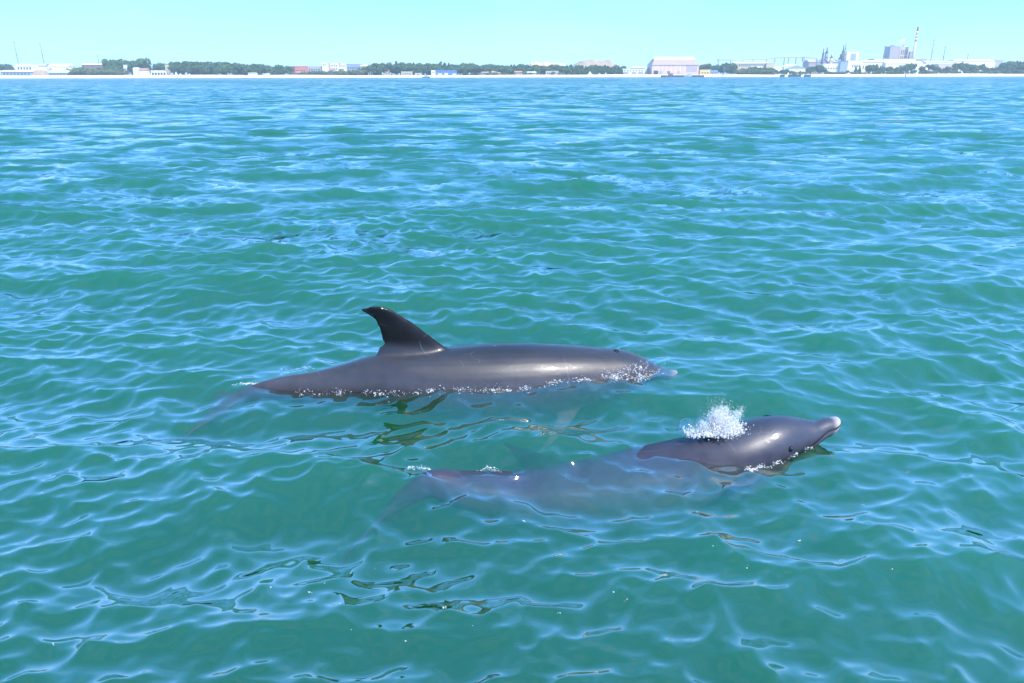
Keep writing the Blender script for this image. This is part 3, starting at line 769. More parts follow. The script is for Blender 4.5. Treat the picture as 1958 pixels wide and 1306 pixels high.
# ---- trees: five crowns of many leaf clumps, shared by the individual trees
def crown_mesh(name, style, seed, m):
    r = np.random.default_rng(seed)
    lobes = []
    if style == 'round':
        for _ in range(10): lobes.append((r.normal(0, .2), r.normal(0, .2), r.uniform(.38, .82), r.uniform(.16, .27)))
    elif style == 'umbrella':
        for _ in range(11): lobes.append((r.normal(0, .28), r.normal(0, .24), r.uniform(.62, .86), r.uniform(.12, .19)))
    elif style == 'cone':
        for i in range(10):
            f = i / 9; lobes.append((r.normal(0, .1) * (1 - f), r.normal(0, .1) * (1 - f), .2 + .72 * f, .23 * (1 - f) + .05))
    elif style == 'column':
        for i in range(9):
            f = i / 8; lobes.append((r.normal(0, .05), r.normal(0, .05), .15 + .75 * f, .12 * (1 - abs(f - .4)) + .04))
    else:
        for _ in range(12): lobes.append((r.normal(0, .38), r.normal(0, .3), r.uniform(.12, .62), r.uniform(.16, .3)))
    vs_, fs_ = [], []
    for lx, ly, lz, lr in lobes:
        n = int(60 + 900 * lr * lr * 2)
        for _ in range(n):
            d = r.normal(0, 1, 3); d /= np.linalg.norm(d)
            p = np.array([lx, ly, lz]) + d * lr * r.uniform(.55, 1.08)
            if p[2] < .04: p[2] = .04
            s = r.uniform(.025, .06)
            q = Vector((d + r.normal(0, .55, 3))).to_track_quat('Z', 'Y')
            b_ = len(vs_)
            for u, v in ((-s, -s * .7), (s, -s * .5), (s * .6, s), (-s * .7, s * .8)):
                vs_.append(tuple(Vector(p) + q @ Vector((u, v, 0))))
            fs_.append((b_, b_ + 1, b_ + 2, b_ + 3))
    me = bpy.data.meshes.new(name)
    me.from_pydata(vs_, [], fs_)
    me.materials.append(m)
    return me
def trunk_mesh(style, seed):
    r = random.Random(seed)
    mb = MB()
    top = .8 if style in ('cone', 'column') else .6
    mb.tube((0, 0, -.06), (0.01, 0, top * .55), .022, .015, 7)
    mb.tube((0.01, 0, top * .55), (-.01, .01, top), .015, .005, 6)
    for i in range(5):
        t = r.uniform(0, 6.28); z = top * r.uniform(.45, .8)
        mb.tube((0, 0, z), (.2 * math.cos(t), .2 * math.sin(t), z + .2), .009, .003, 5)
    me = mb.mesh('trunk'); me.materials.append(M['bark'])
    return me
STY = {}
for st, mk in (('round', 'leaf_bushy'), ('umbrella', 'leaf_pine'), ('cone', 'leaf_pine'), ('column', 'leaf_pine'), ('shrub', 'leaf_olive')):
    STY[st] = [(crown_mesh('crown', st, 40 + i * 7 + len(st), M[mk if i % 3 else ('leaf_pine' if st == 'round' else mk)]), trunk_mesh(st, i)) for i in range(3)]
tr_ = random.Random(5)
def tree(px, yt, Y, style, label, group, wide=1.0, name=None):
    p = at(px, yt, Y)
    zb = gnd(p.x, Y) - .15
    H = max(p.z - zb, 2.0)
    cm, tm = tr_.choice(STY[style])
    o = tag(empty(name or ('shrub' if style == 'shrub' else 'tree'), (p.x, Y, zb)), label, 'shrub' if style == 'shrub' else 'tree', group)
    o.rotation_euler = (0, 0, tr_.uniform(0, 6.28))
    wd = H * wide * tr_.uniform(.85, 1.2)
    o.scale = (wd, wd, H)
    c = link('crown', cm, None, o); t = link('trunk', tm, None, o)
    return o
def wood(x0, x1, top, label, group, step=5.5, rows_=((1236, 0), (1262, -.5)), styles=('round', 'round', 'umbrella', 'cone'), wide=1.0, jit=4.0):
    for Y, dy in rows_:
        x = x0 + tr_.uniform(0, step)
        while x < x1:
            f = (x - x0) / (x1 - x0)
            yt = np.interp(f, *zip(*top)) + tr_.uniform(-jit * .4, jit) + dy
            tree(x, yt, Y + tr_.uniform(-6, 8), tr_.choice(styles), label, group, wide)
            x += step * tr_.uniform(.7, 1.35)
# dark trees by the small houses
for px, yt, wd in ((204, 112.5, .55), (209, 114, .5), (219, 114, .7), (227, 113.5, .8), (236, 115, .8), (243, 116, .7)):
    tree(px, yt, 1275, 'round', 'dark rounded tree in the gappy row above the small white house', 'dark trees above the small white house', wd)
for px, yt in ((251, 118), (258, 116), (266, 113), (272, 111.5), (279, 117)):
    tree(px, yt, 1268, 'round', 'dark tree in the dense clump behind the pink-roofed little house', 'dark clump behind the pink-roofed house', 1.0)
for px, yt in ((298, 122), (304, 120.5), (309, 121.5)):
    tree(px, yt, 1262, 'round', 'dark tree rising behind the white beach building', 'dark trees behind the white beach building', .9)
for px, yt in ((3, 123), (10, 122.5), (18, 123)):
    tree(px, yt, 1360, 'round', 'dark tree above the long white waterside shed', 'dark trees above the waterside shed', 1.0)
wood(132, 232, [(0, 128), (.3, 124), (1, 128)], 'grey-green scrub bush below the long low building', 'scrub below the long low building', 6, ((1240, 4), (1265, 0)), ('shrub',), 1.0, 4)
wood(323, 552, [(0, 118), (.12, 118.5), (.5, 119), (.75, 123), (1, 126.5)], 'green tree in the dense wood behind the beached cabin boat', 'wood behind the beached boats', 6.6, ((1236, 5), (1262, 0)), wide=1.25)
wood(560, 690, [(0, 136), (.5, 133), (1, 131)], 'low bush on the bank below the red and grey buildings', 'bushes below the red building', 6, ((1238, 0),), ('shrub', 'shrub'), 1.3, 3)
wood(690, 905, [(0, 130), (.12, 121), (.5, 120.5), (1, 122.5)], 'tree in the wood behind the bright blue boathouse', 'wood behind the blue boathouse', 7.6, ((1250, 5), (1275, 0)), ('round', 'umbrella', 'cone', 'round'), 1.35)
for px, yt in ((758, 116.5), (766, 119), (790, 119), (842, 117), (851, 119), (858, 120)):
    tree(px, yt, 1280, 'column', 'slim dark conifer standing above the wood near the boathouse', 'slim conifers above the wood', .8)
wood(905, 1090, [(0, 123), (.5, 124), (1, 124.5)], 'tree in the low wood behind the beach villas', 'wood behind the beach villas', 8, ((1254, 4), (1280, 0)), ('round', 'umbrella', 'cone', 'round'), 1.4)
wood(900, 1095, [(0, 137), (1, 136)], 'dry olive shrub among the beach villas', 'shrubs among the beach villas', 10, ((1234, 0),), ('shrub',), .9, 3)
wood(1090, 1192, [(0, 124), (.9, 125), (1, 127)], 'tree in the wood behind the dinghies at the foot of the earth hill', 'wood below the earth hill', 6.0, ((1240, 3), (1262, 0)), ('cone', 'round', 'column', 'cone'), 1.1)
wood(1340, 1376, [(0, 124), (.5, 121.5), (1, 124)], 'dark tree behind the yellow building', 'trees behind the yellow building', 5.5, ((1268, 0),), ('round',), 1.0)
wood(1381, 1404, [(0, 123), (.5, 119.5), (1, 124)], 'dark tree below the end of the conveyor bridge', 'trees below the conveyor end', 5, ((1262, 0), (1280, 1)), ('round',), 1.0, 1.5)
wood(1414, 1482, [(0, 128.5), (.5, 128), (1, 131)], 'dark shrub in front of the cream mill shed', 'shrubs before the cream mill shed', 5, ((1245, 3), (1268, 0)), ('round', 'shrub'), 1.0, 2.5)
wood(1482, 1556, [(0, 133), (.4, 131), (1, 134)], 'low olive bush behind the dark pontoons', 'bushes behind the dark pontoons', 6, ((1240, 2),), ('shrub', 'round'), 1.0, 3)
for px, yt in ((1557, 127), (1566, 124.5), (1574, 125.5)):
    tree(px, yt, 1262, 'round', 'deep green round tree below the mauve mill hall', 'round trees below the mauve hall', 1.1)
wood(1580, 1640, [(0, 135), (1, 133)], 'low bush on the bank below the white mill building', 'bushes below the white mill building', 6, ((1240, 0),), ('shrub', 'round'), 1.1, 3)
for px, yt, s_ in ((1637, 127, 'cone'), (1645, 126, 'cone'), (1663, 124, 'round'), (1671, 123.5, 'round'), (1677, 122, 'cone'), (1684, 128, 'round'), (1698, 128, 'round'), (1706, 127, 'round'), (1714, 128, 'round'), (1723, 126, 'cone'), (1738, 124, 'round'), (1745, 121, 'round'), (1764, 127, 'round'), (1780, 122.5, 'umbrella')):
    tree(px, yt, 1256, s_, 'dark tree before the white sheds at the striped chimney', 'trees before the chimney sheds', 1.0)
wood(1640, 1850, [(0, 135), (1, 133)], 'grey-green bush on the bank below the striped chimney', 'bushes below the chimney', 6.5, ((1238, 0),), ('shrub', 'round'), 1.2, 3)
for px, yt, wd in ((1788, 128, 1.0), (1795, 127, 1.1), (1812, 127, 1.2), (1832, 121, 1.0), (1840, 119, 1.0), (1848, 121, .9), (1858, 124, 1.1), (1866, 124, 1.2), (1881, 122, .8), (1890, 129, 1.2), (1900, 129, 1.2), (1910, 128, 1.1)):
    tree(px, yt, 1262, 'round', 'green tree in front of the longest white warehouse', 'trees before the longest warehouse', wd)
wood(1918, 1975, [(0, 121), (.5, 116), (1, 114)], 'dark tree beyond the grey end block of the warehouse', 'dark trees beyond the warehouse', 5.5, ((1250, 7), (1290, 0)), ('round', 'round', 'cone'), 1.0)
wood(1850, 1980, [(0, 134), (1, 133)], 'low dark bush along the bank below the longest warehouse', 'bushes below the longest warehouse', 6.5, ((1238, 0),), ('shrub', 'round'), 1.2, 3)

# ---- steam over the boiler house
def puff_material(dens):
    m = bpy.data.materials.new('steam'); m.use_nodes = True
    t = m.node_tree; t.nodes.clear()
    v = N(t, 'ShaderNodeVolumePrincipled'); v.inputs['Color'].default_value = (.97, .97, .98, 1); v.inputs['Density'].default_value = dens
    o = N(t, 'ShaderNodeOutputMaterial'); t.links.new(v.outputs[0], o.inputs['Volume'])
    return m
bm = bmesh.new()
for px, py, rr in ((1720, 88, 1.6), (1721, 85, 2.2), (1722.5, 82, 3.0), (1725, 79, 3.4), (1728, 76.5, 2.8), (1722, 78.5, 2.2), (1729, 79.5, 1.8)):
    p = at(px, py, 1480)
    bmesh.ops.create_icosphere(bm, subdivisions=3, radius=rr, matrix=Matrix.Translation(p))
for v in bm.verts:
    v.co += Vector((math.sin(v.co.z * 1.7 + v.co.x), 0, math.sin(v.co.x * 1.9 + v.co.y))) * .35
me = bpy.data.meshes.new('steam_plume'); bm.to_mesh(me); bm.free()
so = link('steam_plume', me, puff_material(.5))
rm = so.modifiers.new('merge', 'REMESH'); rm.mode = 'VOXEL'; rm.voxel_size = .5
tag(so, 'small white puff of steam rising over the boiler house', 'steam', kind='stuff')

# ================ DOLPHINS
SEC = np.array([  # fraction from beak tip, top, bottom, half width (for a 3 m animal)
 (0.000, -.040, -.050, .008), (0.004, -.022, -.066, .026), (0.015, -.012, -.076, .037), (0.030, -.006, -.083, .044), (0.044, .002, -.092, .055),
 (0.053, .022, -.103, .076), (0.062, .058, -.113, .096), (0.078, .098, -.130, .122), (0.100, .128, -.148, .146), (0.128, .150, -.165, .165),
 (0.150, .160, -.176, .178), (0.180, .180, -.190, .190), (0.240, .212, -.218, .215), (0.320, .240, -.248, .240), (0.400, .250, -.262, .250),
 (0.480, .240, -.250, .236), (0.560, .210, -.215, .200), (0.640, .170, -.172, .152), (0.720, .134, -.130, .106), (0.800, .100, -.090, .068),
 (0.880, .070, -.058, .044), (0.940, .045, -.036, .036), (0.990, .018, -.018, .030), (1.0, .006, -.006, .012)])
def hermite(xq, x, y):
    m = np.gradient(y, x)
    i = np.clip(np.searchsorted(x, xq) - 1, 0, len(x) - 2)
    h = x[i + 1] - x[i]; t = (xq - x[i]) / h
    return ((2 * t**3 - 3 * t**2 + 1) * y[i] + (t**3 - 2 * t**2 + t) * h * m[i] + (-2 * t**3 + 3 * t**2) * y[i + 1] + (t**3 - t**2) * h * m[i + 1])

def loft(mb, rings):
    n = len(rings[0]); b = len(mb.v)
    for r in rings: mb.v += [tuple(p) for p in r]
    for i in range(len(rings) - 1):
        for j in range(n):
            k = (j + 1) % n
            mb.f.append((b + i * n + j, b + i * n + k, b + (i + 1) * n + k, b + (i + 1) * n + j))
    mb.f.append(tuple(b + j for j in range(n - 1, -1, -1)))
    mb.f.append(tuple(b + (len(rings) - 1) * n + j for j in range(n)))

def foil(n=20):
    """closed lens outline, chord 0..1 (round front, thin back)"""
    pts = []
    for i in range(n):
        a = 2 * math.pi * i / n
        c = .5 - .5 * math.cos(a)
        t = 1.9 * (math.sqrt(max(c, 0)) * (1 - c) ** .9) * (1 if a < math.pi else -1)
        pts.append((c, t))
    return pts
FOIL = foil()

SEC2 = SEC.copy()                           # the second animal has a stubbier, thicker beak
SEC2[:7, 1:] = [(-.030, -.062, .020), (-.002, -.088, .048), (.012, -.102, .064), (.012, -.110, .068), (.010, -.116, .074), (.022, -.122, .086), (.052, -.130, .102)]
def dolphin_rest_mesh(Ln, SEC):
    """straight animal: x from beak tip (0) back to the fluke notch (-Ln), z up, y to its left; one closed skin"""
    k = Ln / 3.0
    mb = MB()
    ts = np.unique(np.concatenate([SEC[:, 0], np.linspace(0, .1, 22), np.linspace(.1, 1, 60)]))
    rings = []
    for t in ts:
        zt_, zb_, hw = (hermite(np.array([t]), SEC[:, 0], SEC[:, c])[0] * k for c in (1, 2, 3))
        zc, hh = (zt_ + zb_) / 2, max((zt_ - zb_) / 2, .003)
        hw = max(hw, .003)
        ring = []
        for j in range(36):
            a = 2 * math.pi * j / 36
            ca, sa = math.cos(a), math.sin(a)
            p = .94
            ring.append((-t * Ln, hw * math.copysign(abs(ca) ** p, ca), zc + hh * math.copysign(abs(sa) ** p, sa)))
        rings.append(ring)
    loft(mb, rings)
    # dorsal fin: (height over the back, leading edge, trailing edge) measured from the photograph, in metres behind the beak tip
    fin = [(-.10, 1.37, 1.96), (-.03, 1.44, 1.91), (.012, 1.482, 1.885), (.030, 1.512, 1.858), (.045, 1.53, 1.862), (.085, 1.583, 1.862), (.15, 1.66, 1.872),
           (.192, 1.712, 1.887), (.213, 1.738, 1.905), (.228, 1.757, 1.922), (.242, 1.775, 1.932), (.255, 1.797, 1.934), (.266, 1.83, 1.924)]
    zb0 = .232
    rings = []
    for h, s0, s1 in fin:
        th = .075 * max(.34, 1 - h / .32) + .010 + .09 * min(1, max(0, (.045 - h) / .10)) ** 2
        rings.append([(-(s0 + c * (s1 - s0)) * k, t * th * .5 * k, (zb0 + h - .05 * max(0, (s0 + c * (s1 - s0)) - 1.6)) * k) for c, t in FOIL])
    loft(mb, rings)
    # flippers
    for sd in (-1, 1):
        rings = []
        for f, s0, s1 in ((-.25, .62, .80), (0, .645, .805), (.2, .69, .83), (.45, .76, .87), (.7, .85, .925), (.88, .925, .965), (1.0, .985, 1.0)):
            oy = (.165 + .27 * f) * sd; oz = -.135 - .16 * f
            th = .05 * (1 - .75 * max(f, 0)) + .006
            rings.append([(-(s0 + c * (s1 - s0)) * k, oy * k, (oz + t * th * .5) * k) for c, t in FOIL])
        loft(mb, rings)
    # flukes
    for sd in (-1, 1):
        rings = []
        for f, s0, s1 in ((-.05, 2.76, 3.0), (.1, 2.78, 3.0), (.3, 2.84, 3.03), (.55, 2.91, 3.06), (.8, 2.985, 3.085), (.94, 3.04, 3.095), (1.0, 3.075, 3.09)):
            th = .055 * (1 - .8 * max(f, 0)) + .006
            rings.append([(-(s0 + c * (s1 - s0)) * k, f * .36 * sd * k, t * th * .5 * k) for c, t in FOIL])
        loft(mb, rings)
    me = mb.mesh('raw')
    bm = bmesh.new(); bm.from_mesh(me); bmesh.ops.recalc_face_normals(bm, faces=bm.faces); bm.to_mesh(me); bm.free()
    o = bpy.data.objects.new('raw', me); C.objects.link(o)
    md = o.modifiers.new('skin', 'REMESH'); md.mode = 'VOXEL'; md.voxel_size = .0105 * k
    md2 = o.modifiers.new('soft', 'SMOOTH'); md2.factor = .5; md2.iterations = 6
    dg_ = bpy.context.evaluated_depsgraph_get()
    out = bpy.data.meshes.new_from_object(o.evaluated_get(dg_))
    bpy.data.objects.remove(o); bpy.data.meshes.remove(me)
    out.name = 'dolphin'
    return out

class Spine:
    def __init__(s, top, Ln, rolls, SEC):
        k = Ln / 3.0
        pts = [at(*p) for p in top]
        # arc length from the beak tip
        P = np.array([tuple(p) for p in pts])
        d = np.concatenate([[0], np.cumsum(np.linalg.norm(np.diff(P, axis=0), axis=1))])
        t = d / Ln
        tq = np.linspace(0, 1.06, 240)
        Q = np.stack([hermite(np.clip(tq, 0, t[-1]), t, P[:, c]) for c in range(3)], 1)
        ext = tq > t[-1]
        if ext.any():
            dirn = (P[-1] - P[-3]) / np.linalg.norm(P[-1] - P[-3])
            Q[ext] = P[-1] + (tq[ext] - t[-1])[:, None] * Ln * dirn
        for _ in range(12):
            Q[1:-1] = .25 * Q[:-2] + .5 * Q[1:-1] + .25 * Q[2:]
        s.Ln, s.k, s.tq = Ln, k, tq
        roll = np.interp(tq, *zip(*rolls))
        T = -np.gradient(Q, axis=0); T /= np.linalg.norm(T, axis=1)[:, None]
        up = np.array([0, 0, 1.0]) - T * T[:, 2:3]; up /= np.linalg.norm(up, axis=1)[:, None]
        left = np.cross(up, T)
        cr, sr = np.cos(roll)[:, None], np.sin(roll)[:, None]
        U = up * cr + left * sr
        S = np.cross(U, T)
        ztop = hermite(np.clip(tq, 0, 1), SEC[:, 0], SEC[:, 1]) * k
        # the silhouette's highest line sits straight above the spine
        s.C = Q - up * ztop[:, None]
        s.U, s.S, s.T = U, S, T
        for _ in range(6):
            s.C[1:-1] = .25 * s.C[:-2] + .5 * s.C[1:-1] + .25 * s.C[2:]
    def map(s, P):
        t = np.clip(-P[:, 0] / s.Ln, 0, 1.055)
        g = lambda A: np.stack([np.interp(t, s.tq, A[:, c]) for c in range(3)], 1)
        return g(s.C) + g(s.S) * P[:, 1:2] + g(s.U) * P[:, 2:3] + g(s.T) * np.clip(P[:, 0:1], 0, None)

def dolphin_material(name, Ln, back, flank, belly, mouth_w):
    k = Ln / 3.0
    m = bpy.data.materials.new(name); m.use_nodes = True
    t = m.node_tree; l = t.links.new
    b = t.nodes['Principled BSDF']
    att = N(t, 'ShaderNodeAttribute', attribute_name='rest')
    sx = N(t, 'ShaderNodeSeparateXYZ'); l(att.outputs['Vector'], sx.inputs[0])
    def noise(scale, detail=4, vec=None, stretch=None):
        n = N(t, 'ShaderNodeTexNoise'); n.inputs['Scale'].default_value = scale; n.inputs['Detail'].default_value = detail
        if stretch:
            mp = N(t, 'ShaderNodeMapping'); mp.inputs['Scale'].default_value = stretch
            l(att.outputs['Vector'], mp.inputs[0]); l(mp.outputs[0], n.inputs['Vector'])
        else: l(att.outputs['Vector'], n.inputs['Vector'])
        return n
    def math_(op, a, bb=None, clamp=False):
        n = N(t, 'ShaderNodeMath', operation=op); n.use_clamp = clamp
        for i, v in enumerate((a, bb)):
            if v is None: continue
            if isinstance(v, (int, float)): n.inputs[i].default_value = v
            else: l(v, n.inputs[i])
        return n.outputs[0]
    def rng_(v, a, bb, c=0, d=1, smooth=True):
        n = N(t, 'ShaderNodeMapRange', interpolation_type='SMOOTHSTEP' if smooth else 'LINEAR')
        l(v, n.inputs['Value'])
        for nm, q in (('From Min', a), ('From Max', bb), ('To Min', c), ('To Max', d)): n.inputs[nm].default_value = q
        return n.outputs[0]
    def mix(f, a, bb):
        n = N(t, 'ShaderNodeMix', data_type='RGBA')
        if isinstance(f, (int, float)): n.inputs['Factor'].default_value = f
        else: l(f, n.inputs['Factor'])
        for nm, v in (('A', a), ('B', bb)):
            if isinstance(v, tuple): n.inputs[nm].default_value = (*v, 1)
            else: l(v, n.inputs[nm])
        return n.outputs['Result']
    nz = noise(3.0, 4, stretch=(.5, 1, 1))
    zz = math_('ADD', sx.outputs['Z'], math_('MULTIPLY', math_('SUBTRACT', nz.outputs['Fac'], .5), .10 * k))
    side = rng_(zz, .02 * k, .17 * k)
    bel = rng_(zz, -.19 * k, -.09 * k, 1, 0)
    col = mix(side, flank, back)
    col = mix(bel, col, belly)
    # fins and tail stock are darker
    fin = rng_(sx.outputs['Z'], .195 * k, .30 * k)
    col = mix(fin, col, tuple(v * .22 for v in back))
    # mottling and fine pale scratches
    n2 = noise(14, 5)
    col = mix(math_('MULTIPLY', rng_(n2.outputs['Fac'], .4, .7), .35), col, tuple(v * .62 for v in back))
    wv = N(t, 'ShaderNodeTexVoronoi', feature='DISTANCE_TO_EDGE'); wv.inputs['Scale'].default_value = 3.1
    mp = N(t, 'ShaderNodeMapping'); mp.inputs['Scale'].default_value = (.8, 1, 2.2); mp.inputs['Rotation'].default_value = (0, .6, 0)
    l(att.outputs['Vector'], mp.inputs[0])
    nd = noise(2.2, 2)
    wa = N(t, 'ShaderNodeVectorMath', operation='ADD'); l(mp.outputs[0], wa.inputs[0]); l(nd.outputs['Color'], wa.inputs[1])
    l(wa.outputs[0], wv.inputs['Vector'])
    nm_ = noise(4.5, 2)
    scr = math_('MULTIPLY', rng_(wv.outputs['Distance'], .0, .012, 1, 0), rng_(nm_.outputs['Fac'], .55, .66))
    col = mix(math_('MULTIPLY', scr, .5), col, tuple(min(1, v * 2.6) for v in flank))
    # one upright scar on the flank behind the head
    sc1 = math_('ABSOLUTE', math_('SUBTRACT', math_('ADD', sx.outputs['X'], math_('MULTIPLY', sx.outputs['Z'], .22)), -.745 * k))
    scar = math_('MULTIPLY', rng_(sc1, .001, .006, 1, 0), math_('MULTIPLY', rng_(zz, -.02, .04), rng_(zz, .15, .22, 1, 0)))
    col = mix(math_('MULTIPLY', scar, .09), col, (.34, .30, .31))
    # mouth line and pale beak tip
    x = sx.outputs['X']
    line = math_('ADD', math_('MULTIPLY', x, .16), -.036 * k)         # drops a little towards the corner of the mouth
    dm = math_('ABSOLUTE', math_('SUBTRACT', sx.outputs['Z'], line))
    mo = math_('MULTIPLY', rng_(dm, mouth_w * .4, mouth_w, 1, 0), rng_(x, -.30 * k, -.28 * k))
    low = math_('MULTIPLY', rng_(math_('SUBTRACT', line, sx.outputs['Z']), 0, .01), rng_(x, -.36 * k, -.2 * k))
    col = mix(math_('MULTIPLY', low, .75), col, tuple(min(.6, v * 1.25) for v in belly))
    tip = rng_(x, -.075 * k, -.01 * k)
    col = mix(math_('MULTIPLY', tip, .8), col, (.52, .44, .42))
    col = mix(mo, col, (.015, .012, .015))
    l(col, b.inputs['Base Color'])
    rn = noise(9, 3, stretch=(.35, 1, 1))
    l(rng_(rn.outputs['Fac'], .3, .7, .38, .54), b.inputs['Roughness'])
    gp = N(t, 'ShaderNodeNewGeometry'); gs = N(t, 'ShaderNodeSeparateXYZ'); l(gp.outputs['Position'], gs.inputs[0])
    l(math_('MULTIPLY', rng_(gs.outputs['Z'], -.05, .02, .06, .45), rng_(fin, 0, 1, 1, .3)), b.inputs['Specular IOR Level'])
    l(rng_(gs.outputs['Z'], -.05, .02, 0, .30), b.inputs['Coat Weight'])
    b.inputs['Coat Roughness'].default_value = .10
    b.inputs['Coat IOR'].default_value = 1.33
    n4 = noise(11, 4, stretch=(.45, 1, 1.3))             # water still running off the skin
    bw = N(t, 'ShaderNodeBump'); bw.inputs['Strength'].default_value = .35; bw.inputs['Distance'].default_value = .02
    l(n4.outputs['Fac'], bw.inputs['Height']); l(bw.outputs[0], b.inputs['Coat Normal'])
    n3 = noise(60, 3, stretch=(.6, 1, 1))
    bp = N(t, 'ShaderNodeBump'); bp.inputs['Strength'].default_value = .10; bp.inputs['Distance'].default_value = .004
    l(n3.outputs['Fac'], bp.inputs['Height']); l(bp.outputs[0], b.inputs['Normal'])
    return m

MAT('eye_black', (0.01, 0.01, 0.012), .08, .05, spec=.7)
MAT('blowhole_dark', (0.012, 0.011, 0.013), .3, .1)

def dolphin(label, top, Ln, rolls, material, SEC, group=None):
    me = dolphin_rest_mesh(Ln, SEC)
    n = len(me.vertices)
    rest = np.empty(n * 3, np.float32); me.vertices.foreach_get('co', rest)
    a = me.attributes.new('rest', 'FLOAT_VECTOR', 'POINT'); a.data.foreach_set('vector', rest)
    rest = rest.reshape(-1, 3)
    sp = Spine(top, Ln, rolls, SEC)
    # base of the animal: below its middle
    pos = sp.map(rest.astype(float))
    org = pos.mean(0)
    me.vertices.foreach_set('co', (pos - org).astype(np.float32).ravel())
    me.polygons.foreach_set('use_smooth', [True] * len(me.polygons))
    me.update()
    o = link('dolphin', me, material)
    o.location = org
    tag(o, label, 'dolphin', group)
    k = sp.k
    for sd in (-1, 1):
        c = np.array([[-.405 * k, .150 * k * sd, -.035 * k]])
        d = np.linalg.norm(rest - c, axis=1); c = rest[d.argmin()][None].astype(float)
        p = sp.map(c)[0] - org
        bm = bmesh.new(); bmesh.ops.create_uvsphere(bm, u_segments=14, v_segments=10, radius=.016 * k)
        em = bpy.data.meshes.new('eye'); bm.to_mesh(em); bm.free()
        em.polygons.foreach_set('use_smooth', [True] * len(em.polygons))
        e = link('eye', em, M['eye_black'], o); e.location = p
    # blowhole: a small crescent dimple with a raised lip
    bh = MB()
    ring = []
    for r0, hgt in ((.005, -.004), (.016, .0035), (.026, .001)):
        rr_ = []
        for j in range(16):
            a_ = 2 * math.pi * j / 16
            rx, ry = -.44 * k + r0 * .7 * math.cos(a_), r0 * math.sin(a_)
            zt_ = hermite(np.array([-rx / Ln]), SEC[:, 0], SEC[:, 1])[0] * k
            rr_.append((rx, ry, zt_ - ry * ry * 3 + hgt))
        ring.append(sp.map(np.array(rr_)) - org)
    loft(bh, ring)
    bh.build('blowhole', M['blowhole_dark'], o, True)
    return o, sp, pos

D1L, D2L = 3.02, 2.62
dm1 = dolphin_material('dolphin_skin', D1L, (.028, .027, .033), (.055, .051, .060), (.20, .17, .17), .005)
dm2 = dolphin_material('dolphin_skin_young', D2L, (.028, .031, .048), (.040, .043, .064), (.07, .072, .098), .009)
d1, sp1, pos1 = dolphin('dark grey dolphin with raised dorsal fin breaking the surface', D1_TOP, D1L, [(0, 0), (1.06, 0)], dm1, SEC)
d2, sp2, pos2 = dolphin('mostly submerged dolphin lifting its beak beside a splash', D2_TOP, D2L, [(0, R(12)), (.12, R(20)), (.3, R(58)), (.45, R(78)), (.62, R(78)), (.8, R(45)), (1.06, R(15))], dm2, SEC2)

# ================ FOAM, SPRAY, BUBBLES
MAT('foam_white', (0.86, 0.87, 0.88), .35, .03, spec=.5)
M['foam_white'].node_tree.nodes['Principled BSDF'].inputs['Alpha'].default_value = .42
def film_material():
    m = bpy.data.materials.new('water_film'); m.use_nodes = True
    t = m.node_tree; t.nodes.clear(); l = t.links.new
    lw = N(t, 'ShaderNodeLayerWeight'); lw.inputs['Blend'].default_value = .5
    pw = N(t, 'ShaderNodeMath', operation='POWER'); pw.inputs[1].default_value = 3.4; l(lw.outputs['Facing'], pw.inputs[0])
    fr = N(t, 'ShaderNodeMath', operation='MULTIPLY_ADD'); fr.inputs[1].default_value = .85; fr.inputs[2].default_value = .09; l(pw.outputs[0], fr.inputs[0])
    tr = N(t, 'ShaderNodeBsdfTransparent'); tr.inputs['Color'].default_value = (.96, .99, .99, 1)
    gl = N(t, 'ShaderNodeBsdfGlossy'); gl.inputs['Roughness'].default_value = .035
    mx = N(t, 'ShaderNodeMixShader'); l(fr.outputs[0], mx.inputs[0]); l(tr.outputs[0], mx.inputs[1]); l(gl.outputs[0], mx.inputs[2])
    o = N(t, 'ShaderNodeOutputMaterial'); l(mx.outputs[0], o.inputs[0])
    return m
M['water_film'] = film_material()

ICO = bmesh.new(); bmesh.ops.create_icosphere(ICO, subdivisions=1, radius=1)
ICO_V = np.array([tuple(v.co) for v in ICO.verts]); ICO_F = np.array([[v.index for v in f.verts] for f in ICO.faces]); ICO.free()
def specks(name, pts, rad, label, m='foam_white', flat=.7, cat='foam'):
    pts = np.asarray(pts, float); rad = np.asarray(rad, float)
    n = len(pts)
    sc_ = rad[:, None, None] * rng.uniform(.6, 1.35, (n, 1, 3)) * np.array([1.15, 1, flat])
    jit = 1 + rng.uniform(-.25, .25, (n, len(ICO_V), 1))
    V = (pts[:, None, :] + ICO_V[None] * jit * sc_).reshape(-1, 3)
    Fq = (ICO_F[None] + (np.arange(n) * len(ICO_V))[:, None, None]).reshape(-1, 3)
    o = link(name, np_mesh(name, V, Fq), M[m])
    return tag(o, label, cat, kind='stuff')

# broken foam along the big animal's waterline on the camera's side
pos1n = pos1[(np.abs(pos1[:, 2]) < .12) & (rng.uniform(0, 1, len(pos1)) < .3)]
wz1 = water_z(pos1n[:, 0], pos1n[:, 1])
nrm_side = pos1n[:, 1] < np.interp(pos1n[:, 0], [at(350, 720, 4.1).x, at(1290, 720, 4.3).x], [4.14, 4.36])
band = np.abs(pos1n[:, 2] - wz1) < .018
cand = pos1n[band & nrm_side & (pos1n[:, 0] > at(560, 720, 4.1).x) & (pos1n[:, 0] < at(1262, 700, 4.3).x)]
def px_of(x): return PW / 2 + x * F / (4.2 * math.cos(PITCH) + CAM_H * math.sin(PITCH))
pp = cand[rng.integers(0, len(cand), 4200)]
dens = np.interp(px_of(pp[:, 0]), [560, 620, 660, 690, 740, 800, 860, 900, 960, 1050, 1110, 1170, 1225, 1262], [.1, .7, .8, .15, .7, .6, .3, .6, .85, .75, .35, 1, 1, .3])
